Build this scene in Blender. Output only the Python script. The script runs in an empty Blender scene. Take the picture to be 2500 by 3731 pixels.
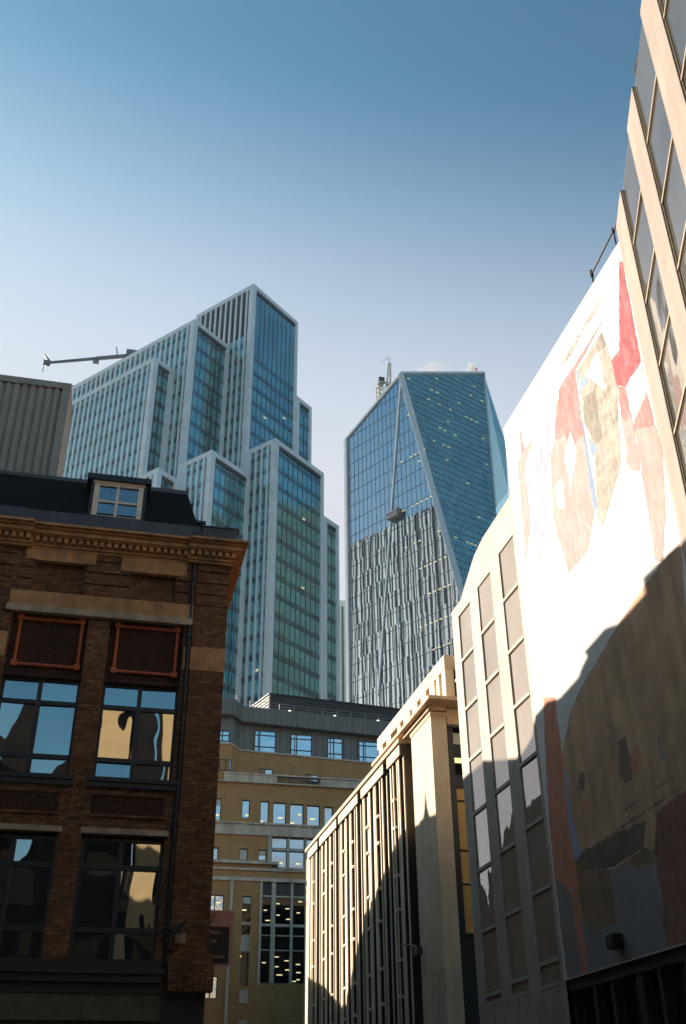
import bpy, bmesh, math, random
from mathutils import Vector, Matrix
R = math.radians
random.seed(7)
S = bpy.context.scene
C = S.collection

# ------------------------------------------------------------------ camera, sky, sun, exposure
CAM_P, CAM_R, CAM_YAW = R(31.153), R(-0.548), R(13.2)
fh = Vector((math.sin(CAM_YAW), math.cos(CAM_YAW), 0))
xh = Vector((math.cos(CAM_YAW), -math.sin(CAM_YAW), 0))
fw = fh * math.cos(CAM_P) + Vector((0, 0, math.sin(CAM_P)))
up = -fh * math.sin(CAM_P) + Vector((0, 0, math.cos(CAM_P)))
cx_ = xh * math.cos(CAM_R) + up * math.sin(CAM_R)
cu_ = -xh * math.sin(CAM_R) + up * math.cos(CAM_R)
cam_d = bpy.data.cameras.new("street_camera")
cam = bpy.data.objects.new("street_camera", cam_d); C.objects.link(cam)
m = Matrix((cx_, cu_, -fw)).transposed().to_4x4(); m.translation = Vector((0, 0, 1.6))
cam.matrix_world = m
cam_d.sensor_fit = 'VERTICAL'; cam_d.sensor_height = 36.0; cam_d.lens = 35.88
cam_d.clip_start = 0.1; cam_d.clip_end = 6000
S.camera = cam

SUN_AZ, SUN_EL = R(-37.0), R(15.0)
w = bpy.data.worlds.new("World"); S.world = w; w.use_nodes = True
nt = w.node_tree; nt.nodes.clear()
sky = nt.nodes.new("ShaderNodeTexSky"); sky.sky_type = 'NISHITA'; sky.sun_disc = False
sky.sun_elevation = SUN_EL; sky.sun_rotation = SUN_AZ
sky.air_density = 1.0; sky.dust_density = 1.2; sky.ozone_density = 2.2; sky.altitude = 50
def wn(t, **k):
    n = nt.nodes.new(t)
    for a, v in k.items(): setattr(n, a, v)
    return n
LK = nt.links.new
SKY_STRENGTH = 0.088
bg = wn("ShaderNodeBackground"); bg.inputs[1].default_value = SKY_STRENGTH
wo = wn("ShaderNodeOutputWorld")
gm = wn("ShaderNodeGamma"); gm.inputs[1].default_value = 1.5; LK(sky.outputs[0], gm.inputs[0])     # deep film-like blue overhead
tn = wn("ShaderNodeMix", data_type='RGBA', blend_type='MULTIPLY'); tn.inputs[0].default_value = 1.0
tn.inputs[7].default_value = (0.74, 0.93, 0.67, 1); LK(gm.outputs[0], tn.inputs[6])
# bright air low down on the sunny side: depends on the direction only
tcw = wn("ShaderNodeTexCoord"); dt = wn("ShaderNodeVectorMath", operation='DOT_PRODUCT')
dt.inputs[1].default_value = (0.5 * math.sin(R(175)), 0.5 * math.cos(R(175)), 1.0); LK(tcw.outputs['Generated'], dt.inputs[0])
hz = wn("ShaderNodeMapRange", interpolation_type='SMOOTHSTEP'); hz.inputs['From Min'].default_value = 0.56; hz.inputs['From Max'].default_value = 0.12; LK(dt.outputs['Value'], hz.inputs[0])
hm = wn("ShaderNodeMix", data_type='RGBA'); hm.inputs[7].default_value = (3.55, 3.70, 4.15, 1)
sx = wn("ShaderNodeSeparateColor"); LK(sky.outputs[0], sx.inputs[0])
gl_ = wn("ShaderNodeMapRange", interpolation_type='SMOOTHSTEP'); gl_.inputs['From Min'].default_value = 2.2; gl_.inputs['From Max'].default_value = 4.4; LK(sx.outputs[1], gl_.inputs[0])
mxh = wn("ShaderNodeMath", operation='MAXIMUM'); LK(hz.outputs[0], mxh.inputs[0]); LK(gl_.outputs[0], mxh.inputs[1])
LK(mxh.outputs[0], hm.inputs[0]); LK(tn.outputs[2], hm.inputs[6]); LK(hm.outputs[2], bg.inputs[0]); LK(bg.outputs[0], wo.inputs[0])
sd = bpy.data.lights.new("sun", 'SUN'); sd.energy = 5.0; sd.angle = R(0.53); sd.color = (1.0, 0.91, 0.79)
sun = bpy.data.objects.new("sun", sd); C.objects.link(sun)
sv = Vector((math.sin(SUN_AZ) * math.cos(SUN_EL), math.cos(SUN_AZ) * math.cos(SUN_EL), math.sin(SUN_EL)))
sun.rotation_euler = sv.to_track_quat('Z', 'Y').to_euler(); sun.location = (-30, 40, 60)
S.view_settings.view_transform = 'Standard'; S.view_settings.look = 'None'
S.view_settings.exposure = 1.2; S.view_settings.gamma = 1.0
S.view_settings.use_curve_mapping = False
S.cycles.max_bounces = 8; S.cycles.diffuse_bounces = 4; S.cycles.glossy_bounces = 4
S.cycles.use_denoising = True
S.cycles.sample_clamp_indirect = 6.0

# ------------------------------------------------------------------ helpers
def tag(o, label=None, cat=None, group=None, kind=None):
    if label: o['label'] = label
    if cat: o['category'] = cat
    if group: o['group'] = group
    if kind: o['kind'] = kind
    return o
def thing(name, loc, label, cat, group=None):
    o = bpy.data.objects.new(name, None); C.objects.link(o); o.location = loc
    o.empty_display_size = 0.5
    return tag(o, label, cat, group)
def wloc(o):
    v = Vector((0, 0, 0))
    while o is not None:
        v += Vector(o.location); o = o.parent
    return v
class MB:
    """collects polygons given in a frame (origin, u axis, v axis, z up) and links them as one mesh"""
    def __init__(s, o=(0, 0, 0), u=(1, 0, 0), v=(0, 1, 0)):
        s.o, s.u, s.v = Vector(o), Vector(u), Vector(v); s.V = []; s.F = []; s.M = []; s.mi = 0
    def P(s, p): return s.o + s.u * p[0] + s.v * p[1] + Vector((0, 0, p[2]))
    def face(s, pts, mi=None):
        n = len(s.V); s.V += [s.P(p) for p in pts]; s.F.append(list(range(n, n + len(pts)))); s.M.append(s.mi if mi is None else mi)
    def box(s, u0, u1, v0, v1, z0, z1, mi=None):
        n = len(s.V)
        s.V += [s.P(p) for p in ((u0, v0, z0), (u1, v0, z0), (u1, v1, z0), (u0, v1, z0), (u0, v0, z1), (u1, v0, z1), (u1, v1, z1), (u0, v1, z1))]
        for f in ((0, 3, 2, 1), (4, 5, 6, 7), (0, 1, 5, 4), (1, 2, 6, 5), (2, 3, 7, 6), (3, 0, 4, 7)):
            s.F.append([n + i for i in f]); s.M.append(s.mi if mi is None else mi)
    def prism_u(s, prof, u0, u1, mi=None):          # profile in (v, z), swept along u
        k = len(prof)
        s.face([(u0, p[0], p[1]) for p in prof], mi); s.face([(u1, p[0], p[1]) for p in reversed(prof)], mi)
        for i in range(k):
            a, b = prof[i], prof[(i + 1) % k]
            s.face([(u0, a[0], a[1]), (u1, a[0], a[1]), (u1, b[0], b[1]), (u0, b[0], b[1])], mi)
    def prism_v(s, prof, v0, v1, mi=None):          # profile in (u, z), swept along v
        k = len(prof)
        s.face([(p[0], v0, p[1]) for p in prof], mi); s.face([(p[0], v1, p[1]) for p in reversed(prof)], mi)
        for i in range(k):
            a, b = prof[i], prof[(i + 1) % k]
            s.face([(a[0], v0, a[1]), (a[0], v1, a[1]), (b[0], v1, b[1]), (b[0], v0, b[1])], mi)
    def prism_z(s, prof, z0, z1, mi=None):          # plan profile in (u, v)
        k = len(prof)
        s.face([(p[0], p[1], z0) for p in prof], mi); s.face([(p[0], p[1], z1) for p in reversed(prof)], mi)
        for i in range(k):
            a, b = prof[i], prof[(i + 1) % k]
            s.face([(a[0], a[1], z0), (b[0], b[1], z0), (b[0], b[1], z1), (a[0], a[1], z1)], mi)
    def tube(s, p0, p1, r, n=8, r1=None):
        a, b = s.P(p0), s.P(p1); d = (b - a).normalized()
        x = d.orthogonal().normalized(); y = d.cross(x); r1 = r if r1 is None else r1
        i0 = len(s.V)
        for q, rr in ((a, r), (b, r1)):
            for k in range(n):
                t = 2 * math.pi * k / n; s.V.append(q + x * (rr * math.cos(t)) + y * (rr * math.sin(t)))
        for k in range(n):
            j = (k + 1) % n; s.F.append([i0 + k, i0 + j, i0 + n + j, i0 + n + k]); s.M.append(s.mi)
        s.F.append([i0 + k for k in reversed(range(n))]); s.M.append(s.mi)
        s.F.append([i0 + n + k for k in range(n)]); s.M.append(s.mi)
    def bar(s, p0, p1, wdt, nrm, th=1.0):                   # flat bar between two frame points lying on a plane with normal nrm
        a, b = Vector(p0), Vector(p1); d = (b - a)
        if d.length < 1e-4: return
        d.normalize(); n = Vector(nrm).normalized(); t = n.cross(d) * (wdt / 2); h = n * (wdt * .5 * th)
        i0 = len(s.V); s.V += [a - t - h, a + t - h, b + t - h, b - t - h, a - t + h, a + t + h, b + t + h, b - t + h]
        for f in ((0, 3, 2, 1), (4, 5, 6, 7), (0, 1, 5, 4), (1, 2, 6, 5), (2, 3, 7, 6), (3, 0, 4, 7)):
            s.F.append([i0 + i for i in f]); s.M.append(s.mi)
    def wall(s, u0, u1, z0, z1, openings, depth, v=0.0):   # front face at v with openings cut in it, reveals to v+depth
        us = sorted(set([u0, u1] + [min(max(q, u0), u1) for o in openings for q in o[:2]]))
        zs = sorted(set([z0, z1] + [min(max(q, z0), z1) for o in openings for q in o[2:4]]))
        for i in range(len(us) - 1):
            for j in range(len(zs) - 1):
                mu, mz = (us[i] + us[i + 1]) / 2, (zs[j] + zs[j + 1]) / 2
                if any(o[0] < mu < o[1] and o[2] < mz < o[3] for o in openings): continue
                s.face([(us[i], v, zs[j]), (us[i + 1], v, zs[j]), (us[i + 1], v, zs[j + 1]), (us[i], v, zs[j + 1])])
        for a, b, c, d in openings:
            e = v + depth
            s.face([(a, v, c), (a, v, d), (a, e, d), (a, e, c)]); s.face([(b, v, c), (b, e, c), (b, e, d), (b, v, d)])
            s.face([(a, v, c), (a, e, c), (b, e, c), (b, v, c)]); s.face([(a, v, d), (b, v, d), (b, e, d), (a, e, d)])
    def build(s, name, mat, parent=None, label=None, bevel=0, smooth=False, fix=True):
        me = bpy.data.meshes.new(name); off = wloc(parent)
        me.from_pydata([v - off for v in s.V], [], s.F)
        for mt in (mat if isinstance(mat, (list, tuple)) else [mat]): me.materials.append(mt)
        me.polygons.foreach_set('material_index', s.M)
        if smooth: me.polygons.foreach_set('use_smooth', [True] * len(s.F))
        me.update()
        if fix:
            bm = bmesh.new(); bm.from_mesh(me); bmesh.ops.remove_doubles(bm, verts=bm.verts, dist=1e-5)
            bmesh.ops.recalc_face_normals(bm, faces=bm.faces); bm.to_mesh(me); bm.free()
        else:                                        # open sheets: outward is the street side
            bm = bmesh.new(); bm.from_mesh(me); bm.normal_update(); eye = Vector((0, 0, 1.6)) - off
            bmesh.ops.reverse_faces(bm, faces=[f for f in bm.faces if f.normal.dot(eye - f.calc_center_median()) < 0]); bm.to_mesh(me); bm.free()
        o = bpy.data.objects.new(name, me); C.objects.link(o)
        if parent is not None: o.parent = parent
        if bevel:
            b = o.modifiers.new("bevel", 'BEVEL'); b.width = bevel; b.segments = 2; b.limit_method = 'ANGLE'; b.angle_limit = R(50)
        if label: o['label'] = label
        return o
def _build_each(s, name, mat, parent, bevel=0):
    """every loose piece collected so far becomes a part of its own"""
    par = list(range(len(s.V)))
    def fd(i):
        while par[i] != i: par[i] = par[par[i]]; i = par[i]
        return i
    for f in s.F:
        for q in f[1:]: par[fd(q)] = fd(f[0])
    gr = {}
    for k, f in enumerate(s.F): gr.setdefault(fd(f[0]), []).append(k)
    out = []
    for ks in gr.values():
        t = MB(); mp = {}
        for k in ks:
            for q in s.F[k]:
                if q not in mp: mp[q] = len(t.V); t.V.append(s.V[q])
            t.F.append([mp[q] for q in s.F[k]]); t.M.append(s.M[k])
        out.append(t.build(name, mat, parent, bevel=bevel))
    return out
MB.build_each = _build_each
def one(name, mat, parent, *boxes, **k):
    fr = k.pop('fr', {}); mb = MB(**fr)
    for b in boxes: mb.box(*b)
    return mb.build(name, mat, parent, **k)

# ------------------------------------------------------------------ materials
def N(nt, t, **kw):
    n = nt.nodes.new(t)
    for k, v in kw.items():
        if k in n.inputs: n.inputs[k].default_value = v
        else: setattr(n, k, v)
    return n
def new_mat(name):
    mt = bpy.data.materials.new(name); mt.use_nodes = True
    t = mt.node_tree; b = t.nodes['Principled BSDF']
    return mt, t, b, t.links.new
def col(c): return (c[0], c[1], c[2], 1)
def plain(name, c, rough=.8, var=.25, scale=3.0, metal=0.0, bump=.0, stretch=None, streak=0.0, spec=.5, joints=None, jdark=.72, dry=0.0, dryc=(.78, .74, .68)):
    mt, t, b, L = new_mat(name)
    tc = N(t, 'ShaderNodeTexCoord'); mp = N(t, 'ShaderNodeMapping')
    if stretch: mp.inputs['Scale'].default_value = stretch
    L(tc.outputs['Object'], mp.inputs[0])
    no = N(t, 'ShaderNodeTexNoise', Scale=scale, Detail=8.0, Roughness=.65); L(mp.outputs[0], no.inputs['Vector'])
    mr = N(t, 'ShaderNodeMapRange'); mr.inputs['From Min'].default_value = .3; mr.inputs['From Max'].default_value = .7
    mr.inputs['To Min'].default_value = 1 - var; mr.inputs['To Max'].default_value = 1 + var
    L(no.outputs[0], mr.inputs[0])
    mx = N(t, 'ShaderNodeMix', data_type='RGBA', blend_type='MULTIPLY'); mx.inputs[0].default_value = 1
    mx.inputs[6].default_value = col(c); L(mr.outputs[0], mx.inputs[7])
    last = mx.outputs[2]
    if streak:
        mp2 = N(t, 'ShaderNodeMapping'); mp2.inputs['Scale'].default_value = (1.3, 1.3, .12); L(tc.outputs['Object'], mp2.inputs[0])
        n2 = N(t, 'ShaderNodeTexNoise', Scale=2.0, Detail=6.0); L(mp2.outputs[0], n2.inputs['Vector'])
        m2 = N(t, 'ShaderNodeMapRange'); m2.inputs['From Min'].default_value = .35; m2.inputs['From Max'].default_value = .6
        m2.inputs['To Min'].default_value = 1 - streak; m2.inputs['To Max'].default_value = 1; L(n2.outputs[0], m2.inputs[0])
        x2 = N(t, 'ShaderNodeMix', data_type='RGBA', blend_type='MULTIPLY'); x2.inputs[0].default_value = 1
        L(last, x2.inputs[6]); L(m2.outputs[0], x2.inputs[7]); last = x2.outputs[2]
    if dry:                                      # dry brush: the white cloth shows through in fine streaks
        mp4 = N(t, 'ShaderNodeMapping'); mp4.inputs['Scale'].default_value = (1, 1.6, .5); mp4.inputs['Rotation'].default_value = (.5, 0, 0); L(tc.outputs['Object'], mp4.inputs[0])
        n4 = N(t, 'ShaderNodeTexNoise', Scale=3.2, Detail=10.0, Roughness=.75, Distortion=.6); L(mp4.outputs[0], n4.inputs['Vector'])
        m4 = N(t, 'ShaderNodeMapRange'); m4.inputs['From Min'].default_value = .44; m4.inputs['From Max'].default_value = .70; m4.inputs['To Max'].default_value = dry; L(n4.outputs[0], m4.inputs[0])
        x4 = N(t, 'ShaderNodeMix', data_type='RGBA'); L(m4.outputs[0], x4.inputs[0]); L(last, x4.inputs[6]); x4.inputs[7].default_value = col(dryc); last = x4.outputs[2]
    if joints:                                  # masonry or panel joints, slabs differ a little
        sp = N(t, 'ShaderNodeSeparateXYZ'); L(tc.outputs['Object'], sp.inputs[0]); ad = N(t, 'ShaderNodeMath', operation='ADD'); L(sp.outputs[0], ad.inputs[0]); L(sp.outputs[1], ad.inputs[1])
        cb = N(t, 'ShaderNodeCombineXYZ'); L(ad.outputs[0], cb.inputs[0]); L(sp.outputs[2], cb.inputs[1]); br = N(t, 'ShaderNodeTexBrick'); L(cb.outputs[0], br.inputs['Vector'])
        for k, v in (('Color1', (1, 1, 1, 1)), ('Color2', (.88, .87, .85, 1)), ('Mortar', (jdark, jdark * .97, jdark * .93, 1)), ('Scale', 1.0), ('Mortar Size', .012), ('Mortar Smooth', .1), ('Brick Width', joints[0]), ('Row Height', joints[1])): br.inputs[k].default_value = v
        x3 = N(t, 'ShaderNodeMix', data_type='RGBA', blend_type='MULTIPLY'); x3.inputs[0].default_value = 1; L(last, x3.inputs[6]); L(br.outputs['Color'], x3.inputs[7]); last = x3.outputs[2]
    L(last, b.inputs['Base Color'])
    b.inputs['Roughness'].default_value = rough; b.inputs['Metallic'].default_value = metal
    b.inputs['Specular IOR Level'].default_value = spec
    if bump:
        bp = N(t, 'ShaderNodeBump', Strength=bump, Distance=.02)
        n3 = N(t, 'ShaderNodeTexNoise', Scale=scale * 8, Detail=5.0); L(mp.outputs[0], n3.inputs['Vector'])
        L(n3.outputs[0], bp.inputs['Height']); L(bp.outputs[0], b.inputs['Normal'])
    return mt
def brick(name, c1, c2, mortar, bw=.225, bh=.075, soot=.35, ms=.012):
    mt, t, b, L = new_mat(name)
    tc = N(t, 'ShaderNodeTexCoord'); sp = N(t, 'ShaderNodeSeparateXYZ'); L(tc.outputs['Object'], sp.inputs[0])
    ad = N(t, 'ShaderNodeMath', operation='ADD'); L(sp.outputs[0], ad.inputs[0]); L(sp.outputs[1], ad.inputs[1])
    cb = N(t, 'ShaderNodeCombineXYZ'); L(ad.outputs[0], cb.inputs[0]); L(sp.outputs[2], cb.inputs[1])
    br = N(t, 'ShaderNodeTexBrick'); L(cb.outputs[0], br.inputs['Vector'])
    for k, v in (('Color1', col(c1)), ('Color2', col(c2)), ('Mortar', col(mortar)), ('Scale', 1.0), ('Mortar Size', ms), ('Mortar Smooth', .2), ('Bias', -.1), ('Brick Width', bw), ('Row Height', bh)):
        br.inputs[k].default_value = v
    no = N(t, 'ShaderNodeTexNoise', Scale=1.1, Detail=9.0, Roughness=.7); L(tc.outputs['Object'], no.inputs['Vector'])
    n2 = N(t, 'ShaderNodeTexNoise', Scale=9.0, Detail=4.0); L(cb.outputs[0], n2.inputs['Vector'])
    a2 = N(t, 'ShaderNodeMath', operation='ADD'); L(no.outputs[0], a2.inputs[0]); L(n2.outputs[0], a2.inputs[1])
    mr = N(t, 'ShaderNodeMapRange'); mr.inputs['From Min'].default_value = .7; mr.inputs['From Max'].default_value = 1.3
    mr.inputs['To Min'].default_value = 1 - soot; mr.inputs['To Max'].default_value = 1 + soot; L(a2.outputs[0], mr.inputs[0])
    mx = N(t, 'ShaderNodeMix', data_type='RGBA', blend_type='MULTIPLY'); mx.inputs[0].default_value = 1
    L(br.outputs['Color'], mx.inputs[6]); L(mr.outputs[0], mx.inputs[7]); L(mx.outputs[2], b.inputs['Base Color'])
    b.inputs['Roughness'].default_value = .9; b.inputs['Specular IOR Level'].default_value = .25
    bp = N(t, 'ShaderNodeBump', Strength=.6, Distance=.012); bp.invert = True
    L(br.outputs['Fac'], bp.inputs['Height']); L(bp.outputs[0], b.inputs['Normal'])
    return mt
def glass(name, base, tint, refl=.5, rough=.015, wob=.0, wob_scale=.3, stretch=(1, 1, 1), cell=None, cell_amt=0.0, basevar=.5, uvec=(1, 0, 0), bvscale=.25):
    """dark body behind a partly mirroring skin; wob bends it, cell gives every pane its own small tilt"""
    mt, t, b, L = new_mat(name); t.nodes.remove(b); out = t.nodes['Material Output']
    tc = N(t, 'ShaderNodeTexCoord'); mp = N(t, 'ShaderNodeMapping'); mp.inputs['Scale'].default_value = stretch
    L(tc.outputs['Object'], mp.inputs[0])
    df = N(t, 'ShaderNodeBsdfDiffuse'); gl = N(t, 'ShaderNodeBsdfGlossy'); gl.inputs['Color'].default_value = col(tint); gl.inputs['Roughness'].default_value = rough
    nv = N(t, 'ShaderNodeTexNoise', Scale=bvscale, Detail=5.0); L(mp.outputs[0], nv.inputs['Vector'])
    mr = N(t, 'ShaderNodeMapRange'); mr.inputs['From Min'].default_value = .35; mr.inputs['From Max'].default_value = .65
    mr.inputs['To Min'].default_value = 1 - basevar; mr.inputs['To Max'].default_value = 1 + basevar; L(nv.outputs[0], mr.inputs[0])
    mx = N(t, 'ShaderNodeMix', data_type='RGBA', blend_type='MULTIPLY'); mx.inputs[0].default_value = 1
    mx.inputs[6].default_value = col(base); L(mr.outputs[0], mx.inputs[7]); L(mx.outputs[2], df.inputs['Color'])
    fr = N(t, 'ShaderNodeFresnel', IOR=1.5)
    fm = N(t, 'ShaderNodeMapRange'); fm.inputs['From Min'].default_value = .04; fm.inputs['From Max'].default_value = 1.0
    fm.inputs['To Min'].default_value = refl; fm.inputs['To Max'].default_value = 1.0; L(fr.outputs[0], fm.inputs[0])
    ms = N(t, 'ShaderNodeMixShader'); L(fm.outputs[0], ms.inputs[0]); L(df.outputs[0], ms.inputs[1]); L(gl.outputs[0], ms.inputs[2]); L(ms.outputs[0], out.inputs[0])
    nrm = None
    if cell:
        sp = N(t, 'ShaderNodeSeparateXYZ'); L(tc.outputs['Object'], sp.inputs[0])
        dot = N(t, 'ShaderNodeVectorMath', operation='DOT_PRODUCT'); L(tc.outputs['Object'], dot.inputs[0]); dot.inputs[1].default_value = uvec
        cb = N(t, 'ShaderNodeCombineXYZ')
        for k, src, sz in ((0, dot.outputs['Value'], cell[0]), (1, sp.outputs[2], cell[1])):
            d = N(t, 'ShaderNodeMath', operation='DIVIDE'); d.inputs[1].default_value = sz; L(src, d.inputs[0])
            f = N(t, 'ShaderNodeMath', operation='FLOOR'); L(d.outputs[0], f.inputs[0]); L(f.outputs[0], cb.inputs[k])
        wn = N(t, 'ShaderNodeTexWhiteNoise', noise_dimensions='3D'); L(cb.outputs[0], wn.inputs['Vector'])
        sb = N(t, 'ShaderNodeVectorMath', operation='SUBTRACT'); sb.inputs[1].default_value = (.5, .5, .5); L(wn.outputs['Color'], sb.inputs[0])
        sc = N(t, 'ShaderNodeVectorMath', operation='SCALE'); sc.inputs['Scale'].default_value = cell_amt; L(sb.outputs[0], sc.inputs[0])
        ge = N(t, 'ShaderNodeNewGeometry')
        av = N(t, 'ShaderNodeVectorMath', operation='ADD'); L(ge.outputs['Normal'], av.inputs[0]); L(sc.outputs[0], av.inputs[1])
        nz = N(t, 'ShaderNodeVectorMath', operation='NORMALIZE'); L(av.outputs[0], nz.inputs[0]); nrm = nz.outputs[0]
    if wob:
        n4 = N(t, 'ShaderNodeTexNoise', Scale=wob_scale, Detail=1.5); L(mp.outputs[0], n4.inputs['Vector'])
        bp = N(t, 'ShaderNodeBump', Strength=1.0, Distance=wob); L(n4.outputs[0], bp.inputs['Height'])
        if nrm is not None: L(nrm, bp.inputs['Normal'])
        nrm = bp.outputs[0]
    if nrm is not None: L(nrm, gl.inputs['Normal'])
    return mt
def emit(name, c, s):
    mt, t, b, L = new_mat(name)
    b.inputs['Base Color'].default_value = col(c); b.inputs['Emission Color'].default_value = col(c); b.inputs['Emission Strength'].default_value = s
    return mt
def slate(name, c):
    return brick(name, c, (c[0] * 1.6, c[1] * 1.6, c[2] * 1.6), (c[0] * .3,) * 3, bw=.3, bh=.16, soot=.5, ms=.012)

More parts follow.
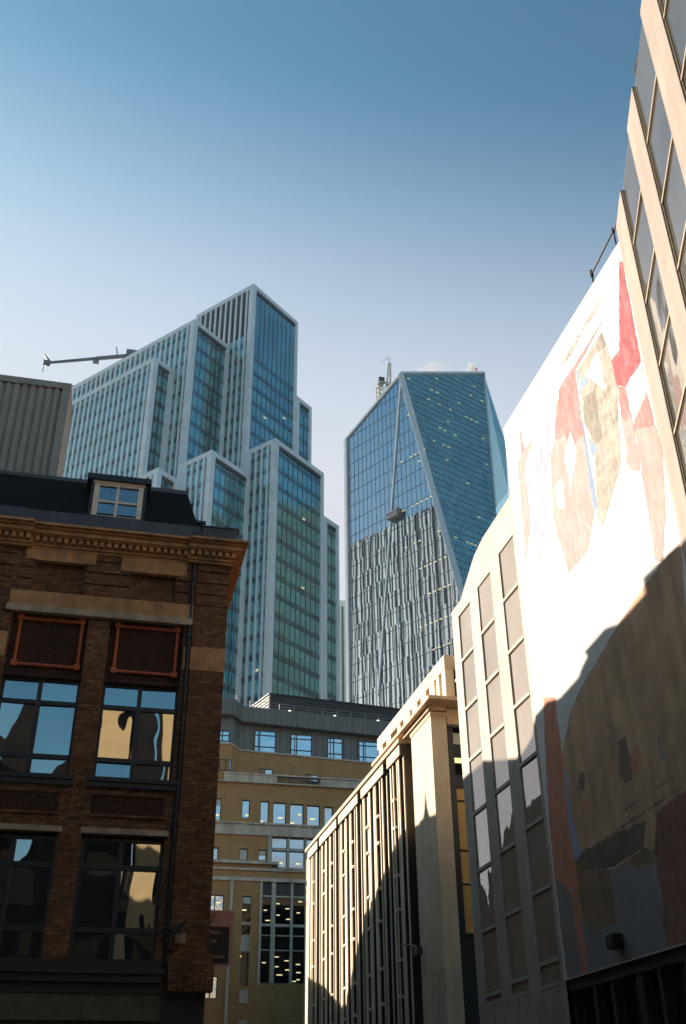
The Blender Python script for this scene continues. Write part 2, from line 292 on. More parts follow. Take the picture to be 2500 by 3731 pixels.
M = dict(
    stock=brick('stock_brick', (.27, .12, .05), (.13, .055, .027), (.085, .05, .03), ms=.008, soot=.45),
    redbrick=brick('red_brick', (.10, .036, .02), (.06, .025, .015), (.03, .018, .012)),
    terra=plain('terracotta_stone', (.60, .295, .115), .85, .25, 4, bump=.2, streak=.35),
    stonepale=plain('pale_sill_stone', (.52, .38, .26), .85, .22, 5, streak=.3),
    rope=plain('orange_terracotta_rope', (.64, .14, .035), .7, .3, 14, bump=.5),
    lead=plain('lead_gutter', (.075, .075, .085), .55, .3, 4, streak=.3),
    slate=slate('roof_slate', (.006, .0055, .005)),
    pipe=plain('black_iron', (.015, .014, .014), .5, .2, 6),
    wframe=plain('black_window_frame', (.012, .011, .010), .45, .2, 6),
    cream=plain('cream_painted_wood', (.85, .68, .50), .6, .1, 8),
    olive=plain('olive_fascia', (.12, .10, .045), .7, .3, 3),
    brglass=glass('old_window_glass', (.02, .022, .024), (.9, .93, .95), refl=.27, rough=.01, wob=.016, wob_scale=.8, stretch=(1, 1, .55)),
    dormglass=glass('dormer_glass', (.03, .04, .05), (.75, .82, .9), refl=.26, rough=.02),
    clad=plain('fluted_grey_cladding', (.30, .255, .20), .6, .12, 1.5, streak=.15),
    white=plain('white_metal_frame', (.68, .72, .74), .45, .1, .6, joints=(3.2, 3.2), jdark=.85),
    t1glass=glass('teal_tower_glass', (.045, .135, .135), (.46, .78, .82), refl=.48, rough=.02, wob=.02, wob_scale=.8, cell=(1.27, 3.2), cell_amt=.02, uvec=(.756, .655, 0), basevar=.8, bvscale=.18),
    t1glassl=glass('teal_side_glass', (.05, .155, .16), (.50, .82, .86), refl=.5, rough=.02, wob=.02, wob_scale=.8, cell=(1.3, 3.2), cell_amt=.03, uvec=(-.655, .756, 0), basevar=.6, bvscale=.3),
    spandrel=glass('dark_spandrel_glass', (.016, .04, .048), (.36, .52, .58), refl=.28, rough=.05),
    louvre=plain('dark_louvre', (.012, .014, .017), .5, .2, 3),
    dline=plain('dark_mullion', (.02, .035, .045), .5, .2, 3),
    scglass=glass('blue_facet_glass', (.03, .075, .10), (.44, .52, .60), refl=.74, rough=.004, wob=.010, wob_scale=.16, stretch=(1, 1, .5), cell=(1.75, 5.1), cell_amt=.006, uvec=(-.515, .857, 0), basevar=.3),
    scglassr=glass('teal_facet_glass', (.085, .235, .235), (.55, .85, .88), refl=.5, rough=.03, wob=.02, wob_scale=.4, cell=(1.6, 2.6), cell_amt=.03, uvec=(.914, .407, 0), basevar=.6, bvscale=.4),
    scline=plain('tower_joint', (.06, .12, .16), .5, .2, 3),
    sctrim=plain('pale_edge_trim', (.52, .55, .58), .4, .08, .4),
    stripew=plain('white_fin_stripe', (.60, .58, .54), .7, .08, .6),
    striped=plain('dark_strip_window', (.006, .008, .011), .5, .2, .5, spec=.1),
    cradle=plain('cradle_grey', (.13, .13, .13), .6, .2, 2),
    crane=plain('crane_steel', (.09, .11, .11), .5, .2, 2),
    craney=plain('crane_lattice_paint', (.42, .36, .25), .6, .25, 1),
    tan=brick('tan_office_brick', (.52, .265, .10), (.43, .215, .08), (.33, .19, .09), soot=.2, bw=.22, bh=.075),
    tanstone=plain('grey_stone_band', (.58, .47, .36), .8, .2, 1.2, streak=.3),
    zinc=plain('grey_zinc_standing_seam', (.165, .15, .13), .5, .2, 1.5, stretch=(6, 6, .4), streak=.2),
    dplant=plain('dark_plant_screen', (.02, .018, .017), .6, .25, 2),
    rail=plain('rail_steel', (.24, .22, .19), .5, .1, 5),
    offglass=glass('office_window_glass', (.012, .014, .016), (.80, .90, 1.0), refl=.45, rough=.012, wob=.03, wob_scale=.9),
    offdark=glass('office_dark_glass', (.006, .006, .006), (.40, .42, .45), refl=.05, rough=.02),
    offframe=plain('dark_office_frame', (.03, .032, .035), .5, .2, 4),
    stone=plain('portland_stone', (.72, .55, .36), .8, .10, 1.3, streak=.15, bump=.1, joints=(1.4, .9), jdark=.8),
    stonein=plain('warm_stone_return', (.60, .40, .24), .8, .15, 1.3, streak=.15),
    finw=plain('pale_concrete_fin', (.80, .63, .42), .75, .1, 2, streak=.1),
    finglass=glass('bronze_window_glass', (.02, .015, .008), (.85, .76, .6), refl=.10, rough=.03, wob=.03, wob_scale=1.2),
    bronze=plain('bronze_frame', (.045, .033, .018), .5, .2, 4, metal=.3),
    ochre=plain('ochre_side_panel', (.62, .36, .11), .8, .15, 1.2, streak=.2),
    gridst=plain('cream_facade_stone', (.48, .40, .31), .75, .12, 1.4, streak=.12, joints=(.83, .92), jdark=.8),
    gridglass=glass('beige_bronze_glass', (.36, .29, .215), (1.0, .93, .84), refl=.24, rough=.01, wob=.02, wob_scale=.7, basevar=.18),
    cornst=plain('pink_cream_stone', (.31, .235, .18), .75, .12, 1.2, streak=.15, joints=(2.6, 1.95), jdark=.75),
    cornglass=glass('grey_bronze_glass', (.115, .10, .085), (.70, .68, .66), refl=.24, rough=.02, wob=.02, wob_scale=.6, basevar=.3),
    banner=plain('white_banner_mesh', (.80, .725, .635), .8, .05, 6, joints=(2.9, 1.9), jdark=.88, bump=.15),
    b_salmon=plain('print_salmon', (.42, .155, .13), .8, .16, 2, stretch=(1, 1, .3), dry=.3),
    b_red=plain('print_red', (.36, .05, .055), .8, .2, 3, stretch=(1, 1, .3), dry=.2),
    b_blue=plain('print_blue', (.20, .28, .42), .8, .1, 3, dry=.3),
    b_lav=plain('print_lavender', (.33, .325, .40), .8, .14, 2, stretch=(1, 1, .3), dry=.5),
    b_tan=plain('print_bark', (.34, .28, .205), .8, .4, 1.2, stretch=(1, 1, 2.6), dry=.4),
    b_tan2=plain('print_dark_bark', (.22, .17, .115), .8, .3, 2, dry=.3),
    b_wash=plain('print_sand', (.58, .325, .165), .8, .3, .8, streak=.25, dry=.2, dryc=(.7, .5, .34)),
    b_dark=plain('print_dark_green', (.15, .11, .065), .8, .3, 1.2, dry=.2, dryc=(.4, .28, .17)),
    b_orange=plain('print_orange', (.60, .20, .085), .8, .2, 1.0, dry=.25),
    b_maroon=plain('print_maroon', (.26, .095, .05), .8, .35, .9, dry=.3, dryc=(.5, .3, .2)),
    b_grey=plain('print_grey_blue', (.25, .215, .18), .8, .15, 1.5, dry=.25, dryc=(.45, .4, .34)),
    b_brown=plain('print_brown', (.25, .145, .075), .8, .4, 1.5, dry=.3, dryc=(.5, .36, .24)),
    b_salmon_flare=plain('print_salmon_flare', (.45, .275, .23), .8, .1, 2, stretch=(1, 1, .3), dry=.3),  # salmon print with flare whitening put into its colour; also the faint hatching
    shopdark=glass('dark_shop_glass', (.01, .01, .01), (.8, .8, .8), refl=.10, rough=.03, wob=.05, wob_scale=1.0),
    asphalt=plain('asphalt', (.05, .05, .05), .9, .25, 6, bump=.3),
    paving=plain('paving', (.20, .19, .17), .85, .2, 2.5, bump=.2),
    paint=plain('road_paint', (.7, .7, .65), .7, .15, 8),
    grey=plain('distant_grey_stone', (.42, .40, .38), .8, .1, .3),
    pinkb=plain('pink_board', (.62, .30, .25), .6, .08, 6),
    black=plain('black_board', (.012, .011, .011), .5, .1, 6),
    lamp=emit('office_lamp', (1.0, .84, .42), .38),
    lampdim=emit('dim_office_lamp', (.80, .74, .45), .22),
    bulb=emit('bright_bulb', (1.0, .95, .82), 1.0),
    blind=plain('roller_blind', (.60, .56, .48), .8, .06, 3),
    duct=plain('pale_duct', (.55, .45, .30), .6, .1, 3),
    frametan=plain('tan_metal_frame', (.32, .24, .14), .5, .15, 4, metal=.2),
    dkgreen=plain('dark_green_panel', (.085, .115, .105), .7, .4, .3),
    tealwall=plain('dark_teal_wall', (.05, .075, .075), .6, .4, .2),
    row2=plain('ochre_spandrel', (.13, .095, .05), .8, .3, 1.0, spec=.1),
    redl=plain('red_warning_lamp', (.6, .08, .05), .5, .1, 3),
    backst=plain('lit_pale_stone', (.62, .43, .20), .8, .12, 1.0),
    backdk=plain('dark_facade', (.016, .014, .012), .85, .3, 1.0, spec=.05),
    rowbrick=brick('row_brick', (.09, .055, .032), (.065, .04, .025), (.06, .05, .04)),
)
def text_mesh(body, size, loc, mat, parent, name='lettering', xsc=1.0):
    cu = bpy.data.curves.new(name, 'FONT'); cu.body = body; cu.size = size; cu.extrude = .002
    o = bpy.data.objects.new(name, cu); C.objects.link(o)
    dg = bpy.context.evaluated_depsgraph_get(); me = bpy.data.meshes.new_from_object(o.evaluated_get(dg))
    bpy.data.objects.remove(o)
    off = wloc(parent)
    for v in me.vertices: v.co = Vector((loc[0] + v.co.x * xsc, loc[1] - v.co.z, loc[2] + v.co.y)) - off
    me.materials.clear(); me.materials.append(mat)
    r = bpy.data.objects.new(name, me); C.objects.link(r); r.parent = parent
    return r

# ------------------------------------------------------------------ ground
def struct(name, mb, mat): return tag(mb.build(name, mat), kind='structure')
g = MB(); g.face([(-3000, -3000, -.004), (3000, -3000, -.004), (3000, 3000, -.004), (-3000, 3000, -.004)]); struct('ground', g, M['paving'])
g = MB(); g.box(3.6, 10.4, 23.1, 68.5, -.2, 0.0); g.box(-60, 10.0, 14.0, 21.2, -.2, 0.004); g.box(-5, 4.2, -24, 13.9, -.2, 0.0); struct('road', g, M['asphalt'])
g = MB(); g.box(10.45, 12, 23.1, 60, -.1, .125); g.box(2.4, 3.55, 23.1, 68.4, -.1, .125); g.box(-60, 2.4, 21.25, 22.9, -.1, .125); g.box(10.05, 12, 14, 23, -.1, .125); struct('pavement', g, M['paving'])
g = MB(); [g.box(-50 + k * 5, -48 + k * 5, 17.5, 17.62, .008, .012) for k in range(12)]; [g.box(6.95, 7.05, 25 + k * 5, 27 + k * 5, .004, .008) for k in range(8)]; struct('road_marking', g, M['paint'])

# ------------------------------------------------------------------ brick corner building (left foreground)
T = thing('brick_building', (-2, 23, 0), 'dark brown brick corner building with orange stone bands and dentil cornice, left foreground', 'building')
BX0, BX1, BY = -9.9, 2.4, 23.0
bays = [-7.14, -4.88, -2.62, -.36]           # left edge of every window bay, each 1.75 wide
BW = 1.75
# attic wall with niches, body wall with tall bay recesses, corner pier
wl = MB((0, BY, 0))
niche = [(-2.27, -1.13, 12.70, 13.53), (0.0, 1.09, 12.66, 13.42), (-4.5, -3.75, 12.7, 13.5), (-6.8, -6.0, 12.7, 13.5)]
wl.wall(BX0, BX1, 12.64, 14.62, niche, .12)
for a in niche: wl.face([(a[0], .12, a[2]), (a[1], .12, a[2]), (a[1], .12, a[3]), (a[0], .12, a[3])])
rec = [(b, b + BW, 8.30, 12.10) for b in bays]
low = [(b - .06, b + BW - .06, 4.56, 7.08) for b in bays]
wl.wall(BX0, BX1, 4.0, 12.30, rec + low, .16)
wl.face([(BX1, 0, 0), (BX1, 9.3, 0), (BX1, 9.3, 14.6), (BX1, 0, 14.6)])
wl.face([(BX0, 9.3, 0), (BX1, 9.3, 0), (BX1, 9.3, 14.6), (BX0, 9.3, 14.6)])
wl.face([(BX0, 0, 0), (BX0, 9.3, 0), (BX0, 9.3, 14.6), (BX0, 0, 14.6)])
wl.build('wall', M['stock'], T, fix=False)
# raised quoin courses on the attic wall
q = MB((0, BY, 0))
for x0, x1 in ((1.62, 2.42), (-1.08, -.04), (1.13, 1.44), (-2.62, -2.32), (-3.4, -2.78)):
    for k in range(4):
        z = 12.70 + k * .32
        q.box(x0, x1, -.045, .02, z, z + .27)
q.build_each('quoin', M['stock'], T)
# corner piers stand slightly proud
pr = MB((0, BY, 0))
for x0, x1 in ((1.60, 2.40), (-3.40, -2.66)):
    pr.box(x0, x1 + (.012 if x1 > 2 else 0), -.07, .02, 4.8, 10.97); pr.box(x0, x1 + (.012 if x1 > 2 else 0), -.07, .02, 11.57, 12.66)
pr.build_each('pier', M['stock'], T)
cp = MB((0, BY, 0)); cp.box(1.59, 2.42, -.085, .03, 10.97, 11.57); cp.box(-3.41, -2.65, -.085, .03, 10.97, 11.57); cp.box(1.42, 1.57, -.03, .03, 11.0, 11.56)
cp.build_each('stone_block', M['terra'], T)
st = MB((0, BY, 0)); st.box(-2.75, 1.575, -.10, .03, 12.28, 12.66); st.box(-9.9, -3.42, -.10, .03, 12.28, 12.66)
st.build_each('string_course', M['terra'], T)
st = MB((0, BY, 0)); st.box(-2.79, 1.58, -.14, .03, 12.11, 12.275); st.box(-9.9, -3.42, -.14, .03, 12.11, 12.275)
st.build_each('ledge', M['stonepale'], T)
for x0, x1, n0, n1, z0, z1 in ((-2.55, -.88, -2.27, -1.13, 13.54, 13.92), (-.26, 1.34, 0, 1.09, 13.46, 13.89), (-5.2, -3.6, -4.7, -3.9, 13.54, 13.92)):
    lb = MB((0, BY, 0)); lb.box(x0, x1, -.05, .03, z0, z1)
    lb.build('lintel', M['terra'], T)
    lb = MB((0, BY, 0)); lb.box(n0 - .03, n1 + .02, -.11, .05, z0 - .045, z0 + .0); lb.box(n0 + .05, n1 - .06, -.08, -.052, z0, z0 + .05)
    lb.build('hood_mould', M['terra'], T)
# recessed brick panels with orange rope frames, above each upper window
for b in bays:
    z0, z1 = 10.62, 12.10
    p = MB((0, BY, 0)); p.face([(b, .14, z0), (b + BW, .14, z0), (b + BW, .14, z1), (b, .14, z1)])
    p.box(b - .005, b + BW + .005, .06, .14, 10.56, 10.64)
    pn = p.build('brick_panel', M['redbrick'], T)
    f = MB((0, BY, 0)); x0, x1 = b + .19, b + BW - .14
    for a, c in (((x0, .1, 10.87), (x1, .1, 10.87)), ((x0, .1, 12.02), (x1, .1, 12.02)), ((x0, .1, 10.87), (x0, .1, 12.02)), ((x1, .1, 10.87), (x1, .1, 12.02))):
        n = 26
        for k in range(n):            # rope moulding: short twisted beads
            t0, t1 = k / n, (k + 1) / n
            A = Vector(a).lerp(Vector(c), t0); B = Vector(a).lerp(Vector(c), t1)
            f.tube(A, B, .036, 7, .044)
    for x in (x0, x1):
        for z in (10.87, 12.02): f.box(x - .065, x + .065, .03, .13, z - .065, z + .065)
    f.build('rope_frame', M['rope'], pn)
def big_window(b, z0, z1, trans, mull, dy):
    w_ = MB((0, BY + dy, 0)); e = .065; x0, x1 = b, b + BW
    w_.box(x0, x1, 0, .09, z1 - e, z1); w_.box(x0, x1, 0, .09, z0, z0 + e); w_.box(x0, x0 + e, .003, .09, z0, z1); w_.box(x1 - e, x1, .003, .09, z0, z1)
    w_.box(mull - .05, mull + .05, -.012, .09, z0 + .01, z1 - .01)
    for t_ in trans: w_.box(x0 + .01, x1 - .01, -.006, .09, t_ - .05, t_ + .05)
    fr_ = w_.build('window', M['wframe'], T)
    # every light of glass sits at its own very slight angle, as old panes do
    xs = [x0 + e, mull, x1 - e]; zs = [z0 + e] + trans + [z1 - e]
    pn = MB((0, BY + dy, 0))
    for i in range(2):
        for j in range(len(zs) - 1):
            tx, tz = random.uniform(-.012, .012), random.uniform(-.012, .012)
            pn.face([(xs[i], .05 - tx - tz, zs[j]), (xs[i + 1], .05 + tx - tz, zs[j]), (xs[i + 1], .05 + tx + tz, zs[j + 1]), (xs[i], .05 - tx + tz, zs[j + 1])])
    pn.build('pane', M['brglass'], fr_, fix=False)
for b in bays:
    big_window(b, 8.30, 10.57, [8.76, 10.0], b + .86, .17)
    big_window(b - .06, 4.56, 7.03, [5.18, 6.44], b + .80, .17)
    l_ = MB((0, BY, 0)); l_.box(b - .1, b + BW + .02, -.06, .03, 7.085, 7.20); l_.build('lintel', M['stonepale'], T)
    l_ = MB((0, BY, 0)); l_.box(b - .08, b + BW + .12, -.12, .05, 8.20, 8.295); l_.box(b - .08, b + BW + .12, -.08, .05, 8.08, 8.195); l_.build('sill', M['pipe'], T)
    s_ = MB((0, BY, 0)); s_.box(b + .03, b + BW - .13, -.03, .02, 7.50, 7.92)
    sp_ = s_.build('spandrel_panel', M['redbrick'], T)
    s_ = MB((0, BY, 0))
    for (a, c, d, e) in ((-.02, BW - .08, 7.45, 7.5), (-.02, BW - .08, 7.92, 7.97), (-.02, .03, 7.5, 7.92), (BW - .13, BW - .08, 7.5, 7.92)): s_.box(b + a, b + c, -.055, .02, d, e)
    s_.build('panel_border', M['stock'], sp_)
# ground floor: sill band, cornice stack, fascia, shop openings
gf = MB((0, BY, 0))
gf.box(BX0, 1.45, -.16, .02, 4.44, 4.55); gf.box(BX0, 1.55, -.30, .02, 4.30, 4.435); gf.box(BX0, 1.5, -.22, .02, 4.15, 4.295); gf.box(BX0, 1.5, -.10, .02, 3.96, 4.145)
gf.build('shop_cornice', M['pipe'], T)
one('fascia', M['olive'], T, (BX0, 1.5, BY - .06, BY + .02, 3.47, 3.955))
cn = MB((0, BY, 0))                   # round-headed console on the corner pier
prof = [(1.62, 4.0), (2.52, 4.0), (2.52, 4.5)] + [(2.05 + .47 * math.cos(t), 4.5 + .33 * math.sin(t)) for t in [R(8 + 16.4 * k) for k in range(11)]] + [(1.58, 4.5)]
cn.prism_v(prof, -.34, .02)
for k in range(7): cn.tube((1.72 + k * .11, -.345, 4.02), (1.72 + k * .11, -.345, 4.38), .035, 6)
cn.build('corner_console', M['stock'], T)
sh = MB((0, BY, 0)); sh.wall(BX0, BX1, 0, 4.0, [(x, x + 1.9, .5, 3.4) for x in (-9.4, -7.1, -4.8, -2.5, -.4)], .25); sh.build('shop_wall', M['pipe'], T, fix=False)
for x in (-9.4, -7.1, -4.8, -2.5, -.4):
    one('shop_window', M['shopdark'], T, (x, x + 1.9, BY + .22, BY + .24, .5, 3.4))
# cornice with dentils, broken forward over the piers
co = MB((0, BY, 0)); de = MB((0, BY, 0))
for x0, x1, f in ((-2.43, 1.34, 0.0), (1.343, 2.40, .10), (-3.5, -2.433, .10), (-9.9, -3.503, 0.0)):
    e = .36 if x1 > 2 else 0
    for z0, z1, p_ in ((13.83, 13.89, .06), (13.89, 13.95, .12), (14.092, 14.125, .27), (14.125, 14.235, .33), (14.235, 14.285, .40), (14.285, 14.345, .50)):
        co.box(x0, x1 + (p_ * .72 + .04 if x1 > 2 else 0), -(p_ + f), .02 if x1 < 2 else 9.3, z0, z1 - .001)
    co.box(x0, x1, -(.10 + f), .02, 13.95, 14.091)
    k = x0 + .05
    while k < x1 + e * .35 - .05:
        de.box(k, k + .10, -(.24 + f), -(.09 + f), 13.962, 14.08); k += .172 if x0 > -9 else .4
k = .1
while k < 9.0: de.box(2.44, 2.58, k, k + .10, 13.962, 14.08); k += .35
co.build('cornice', M['terra'], T); de.build_each('dentil', M['terra'], T)
gt = MB((0, BY, 0)); gt.box(-2.69, 1.64, -.40, .35, 14.35, 14.72); gt.box(1.643, 2.52, -.46, 9.2, 14.35, 14.70); gt.box(-9.9, -2.693, -.40, .35, 14.35, 14.75); gt.box(1.60, 2.56, -.49, 9.2, 14.70, 14.735)
gt.build('gutter', M['lead'], T)
rf = MB((0, BY, 0))                    # slate mansard: front slope, right slope, flat top
A0, A1, A2, A3 = (-9.9, .36, 14.65), (1.74, .36, 14.65), (1.30, 1.6, 16.88), (-9.9, 1.6, 16.96)
B1, B2 = (1.74, 9.2, 14.65), (1.30, 8.6, 16.88)
rf.face([A0, A1, A2, A3]); rf.face([A1, B1, B2, A2]); rf.face([A3, A2, B2, (-9.9, 8.6, 16.96)]); rf.face([B1, (-9.9, 9.2, 14.65), (-9.9, 8.6, 16.96), B2]); rf.face([A0, A3, (-9.9, 8.6, 16.96), (-9.9, 9.2, 14.65)])
roof = rf.build('mansard_roof', M['slate'], T)
one('ridge_flashing', M['lead'], roof, (-9.9, 1.31, BY + 1.58, BY + 1.72, 16.86, 16.985))
# dormer on the front slope
DY = .8
d = MB((0, BY + DY, 0)); d.box(-1.30, -1.21, .0, 1.2, 15.1, 16.50); d.box(.08, .17, .0, 1.2, 15.1, 16.50)
d.box(-1.21, .08, .1, 1.2, 15.1, 15.2); dm = d.build('dormer', M['pipe'], T)
one('dormer_roof', M['pipe'], dm, (-1.42, .26, BY + DY - .12, BY + DY + 1.6, 16.50, 16.66))
d = MB((0, BY + DY, 0))
d.box(-1.21, .08, .0, .1, 16.38, 16.495); d.box(-1.21, .08, 0, .1, 15.36, 15.46); d.box(-1.21, -1.07, .003, .1, 15.46, 16.38); d.box(-.05, .08, .003, .1, 15.46, 16.38)
d.box(-.625, -.555, .01, .1, 15.46, 16.38); d.box(-1.07, -.05, .012, .1, 15.87, 15.93)
d.box(-1.25, .12, -.03, .05, 16.44, 16.50)
d.build('frame', M['cream'], dm)
d = MB((0, BY + DY, 0)); d.face([(-1.2, .06, 15.4), (.07, .06, 15.4), (.07, .06, 16.45), (-1.2, .06, 16.45)]); d.build('pane', M['dormglass'], dm, fix=False)
d = MB((0, BY, 0)); d.box(1.50, 1.80, 1.7, 1.8, 15.2, 16.0); d.box(1.50, 1.80, 2.6, 2.7, 15.2, 16.0); d.box(1.44, 1.86, 1.6, 2.8, 16.0, 16.08)
d2 = d.build('dormer', M['pipe'], T, label='small side dormer on the right slope of the slate roof')
d = MB((0, BY, 0)); d.box(1.76, 1.80, 1.8, 2.6, 15.2, 15.28); d.box(1.76, 1.80, 1.8, 1.86, 15.28, 16.0); d.box(1.76, 1.8, 2.54, 2.6, 15.28, 16.0); d.build('frame', M['cream'], d2)
one('shadow_block', M['stock'], T, (1.2, 2.3, 30.75, 32.35, 14.3, 17.12))  # unseen block added behind the roof to carry the banner's shadow edge on
# downpipe
dp = MB((0, BY, 0)); dp.tube((1.52, -.07, 4.5), (1.52, -.07, 13.85), .045, 8); dp.tube((1.52, -.07, 13.85), (1.47, -.30, 14.2), .045, 8); dp.tube((1.47, -.3, 14.2), (1.44, -.44, 14.5), .05, 8)
for z in (5.2, 7.4, 9.6, 11.8, 13.2): dp.box(1.455, 1.585, -.12, .0, z, z + .06)
dp.build('downpipe', M['pipe'], T)
pb = MB((0, BY, 0)); pb.tube((1.68, -.36, 5.16), (1.68, -.07, 5.24), .03, 6); pb.box(1.60, 1.80, -.46, -.28, 5.08, 5.20); pb.tube((1.78, -.4, 5.2), (1.9, -.5, 5.34), .035, 6, .01)
tag(pb.build('wall_lamp', M['pipe']), 'small black spotlight fixed low on the corner pier of the brick building', 'lamp')
pb = MB((0, BY, 0)); pb.box(1.70, 1.92, -.10, -.07, 4.92, 5.12); pb.box(1.73, 1.89, -.115, -.10, 4.95, 5.09); tag(pb.build('wall_plaque', M['stonepale']), 'small pale square plaque under the spotlight on the brick pier', 'plaque')

# letting board fixed to the side wall, facing the camera
BYB = 25.0; k_ = BYB / 23.0
bd = thing('letting_board', (2.74, BYB, 4.9), 'pink and black letting board with a phone number, behind the corner of the brick building', 'sign')
one('pink_panel', M['pinkb'], bd, (2.42, 3.17, BYB, BYB + .04, 4.76, 5.96))
one('black_panel', M['black'], bd, (2.44, 3.09, BYB - .012, BYB - .002, 4.82, 5.60))
one('bracket', M['pipe'], bd, (2.41, 2.50, BYB + .04, BYB + .08, 4.7, 5.9))
tm = M['pinkb']
text_mesh('LONDON', .11, (2.42, BYB - .008, 5.79), M['black'], bd, xsc=.72)
text_mesh('LETTING', .11, (2.39, BYB - .008, 5.68), M['black'], bd, xsc=.72)
text_mesh('Offices', .125, (2.50, BYB - .022, 5.44), tm, bd)
text_mesh('To Let', .125, (2.47, BYB - .022, 5.26), tm, bd)
text_mesh('020 72366363', .10, (2.42, BYB - .022, 4.93), tm, bd, xsc=1.0)

# ------------------------------------------------------------------ fluted grey metal block behind the brick building
KY = 27.0; kz = lambda z: 1.6 + (z - 1.6) * KY / 32
T = thing('metal_clad_block', (-5, KY + 1, 16.9), 'grey beige fluted metal block standing on the slate roof at the left', 'rooftop block')
prof = []; x = -9.4
while x < -2.80:
    prof += [(x, .0), (x + .05, -.06), (x + .145, -.06), (x + .195, .0)]; x += .245
fl = MB((0, KY, 0))
for i in range(len(prof) - 1):
    a, b = prof[i], prof[i + 1]
    fl.face([(a[0], a[1], 16.5), (b[0], b[1], 16.5), (b[0], b[1], kz(25.45)), (a[0], a[1], kz(25.45))])
fl.box(-9.4, -2.53, .02, 1.9, 16.5, kz(25.4))
fl.build('fluted_cladding', M['clad'], T, fix=False)
one('coping', M['clad'], T, (-9.4, -2.505, KY - .1, KY + 1.93, kz(25.45), kz(25.72)))
one('corner_trim', M['clad'], T, (-2.76, -2.515, KY - .085, KY + 1.925, 16.5, kz(25.44)))

# ------------------------------------------------------------------ stepped glass tower
QV, LV = Vector((.7559, .6547, 0)), Vector((-.6547, .7559, 0))
P0 = Vector((16.24, 140, 0))
T = thing('stepped_glass_tower', (16.24, 140, 0), 'tall teal glass tower of stepped blocks framed in white, behind the brick building', 'tower')
def tower_block(a0, b0, a1, b1, zt, louv=0, fin0=None, rcol=True):
    fr = dict(o=P0, u=QV, v=LV)
    z0 = 30.0; W_ = .95; ins = .32
    g_ = MB(**fr)
    g_.face([(a0 + ins, b0 + ins, z0), (a1, b0 + ins, z0), (a1, b0 + ins, zt - .4), (a0 + ins, b0 + ins, zt - .4)])
    blk = g_.build('glass_block', M['t1glass'], T, fix=False)
    g_ = MB(**fr); g_.face([(a0 + ins, b0 + ins, z0), (a0 + ins, b1, z0), (a0 + ins, b1, zt - .4), (a0 + ins, b0 + ins, zt - .4)])
    g_.build('side_glass', M['t1glassl'], blk, fix=False)
    f_ = MB(**fr)
    f_.box(a0, a0 + W_, b0, b0 + W_, 0, zt)                       # corner column
    f_.box(a1 - .75, a1, b0 + .003, b0 + W_, 0, zt - .9)           # right column
    f_.box(a0 + W_, a1, b0 + .006, b0 + W_, zt - .9, zt)             # top beam, right face
    f_.box(a0 + .006, a0 + W_, b0 + W_, b1, zt - .9, zt)             # top beam, left face
    f_.box(a0 + .003, a0 + W_, b1 - .8, b1 - .002, 0, zt - .9)
    f_.box(a0 + .5, a1 - .01, b0 + .5, b1 - .01, zt - .45, zt - .06)          # roof slab
    f_.box(a0 + 1.2, a1 - .02, b1 - .5, b1 - .02, 0, zt - .5); f_.box(a1 - .3, a1 - .01, b0 + 1.2, b1 - .6, 0, zt - .5)   # rear and far walls
    f_.build('white_frame', M['white'], blk)
    n_ = MB(**fr); b = b0 + W_ + .45; zf = zt - .9
    while b < b1 - .9:
        n_.box(a0 + .02, a0 + ins + .1, b, b + .36, z0, zf); b += 1.3
    n_.build('fins', M['white'], blk)
    s_ = MB(**fr); z = zt - 1.0 - 3.2 * 2 - (louv if louv else 0); ze = zt - .9
    z = zf - (11.4 if louv else 0) - 1.0
    while z > z0:
        if not louv or z < 122: s_.box(a0 + W_, a1 - .75, b0 + ins - .05, b0 + ins + .05, z - .85, z)
        s_.box(a0 + ins - .05, a0 + ins + .05, b0 + W_, b1 - .8, z - .9, z - .05); z -= 3.2
    s_.build('spandrels', M['spandrel'], blk)
    m_ = MB(**fr); a = a0 + W_ + .35
    while a < a1 - .8:
        m_.box(a, a + .045, b0 + ins - .07, b0 + ins + .02, z0, zf); a += 1.25
    m_.box(a0 + W_, a1 - .75, b0 + .1, b0 + ins, zf - .55, zf - .003)
    m_.build('mullions', M['dline'], blk)
    if louv:
        l_ = MB(**fr); l_.box(a0 + ins - .04, a0 + ins + .1, b0 + W_, b1 - .8, zt - .9 - louv, zt - .92)
        l_.build('louvre', M['louvre'], blk)
    return blk
tower_block(0, 0, 13.3, 14.5, 136.0, louv=10.6)
tower_block(-9.2, 5.1, 0, 45, 123.45)
tower_block(-13.6, 9.28, -9.2, 45, 114.1)
tower_block(0, -6.5, 13.1, 0, 98.2)
tower_block(-9.2, -1.35, 0, 5.1, 92.95)
tower_block(-13.6, 5.67, -9.2, 9.28, 90.05)
tower_block(13.3, .02, 17.9, 14, 118.1)
tower_block(13.1, -6.48, 17.4, .02, 89.7)
for a, b, z in ((3.0, -6.22, 47.6), (6.6, -6.22, 44.8), (9.8, .28, 111.0), (4.6, .28, 108.0), (7.7, -6.22, 86.5), (7.7, -6.22, 74.0)):
    one('ceiling_light', M['lampdim'], T, (a, a + .7, b - .03, b, z, z + .3), fr=dict(o=P0, u=QV, v=LV))
for b, z in ((-2.6, 50.6), (-4.4, 58.2), (-1.0, 63.8)):
    one('ceiling_light', M['lampdim'], T, (.27, .30, b, b + .5, z, z + .35), fr=dict(o=P0, u=QV, v=LV))
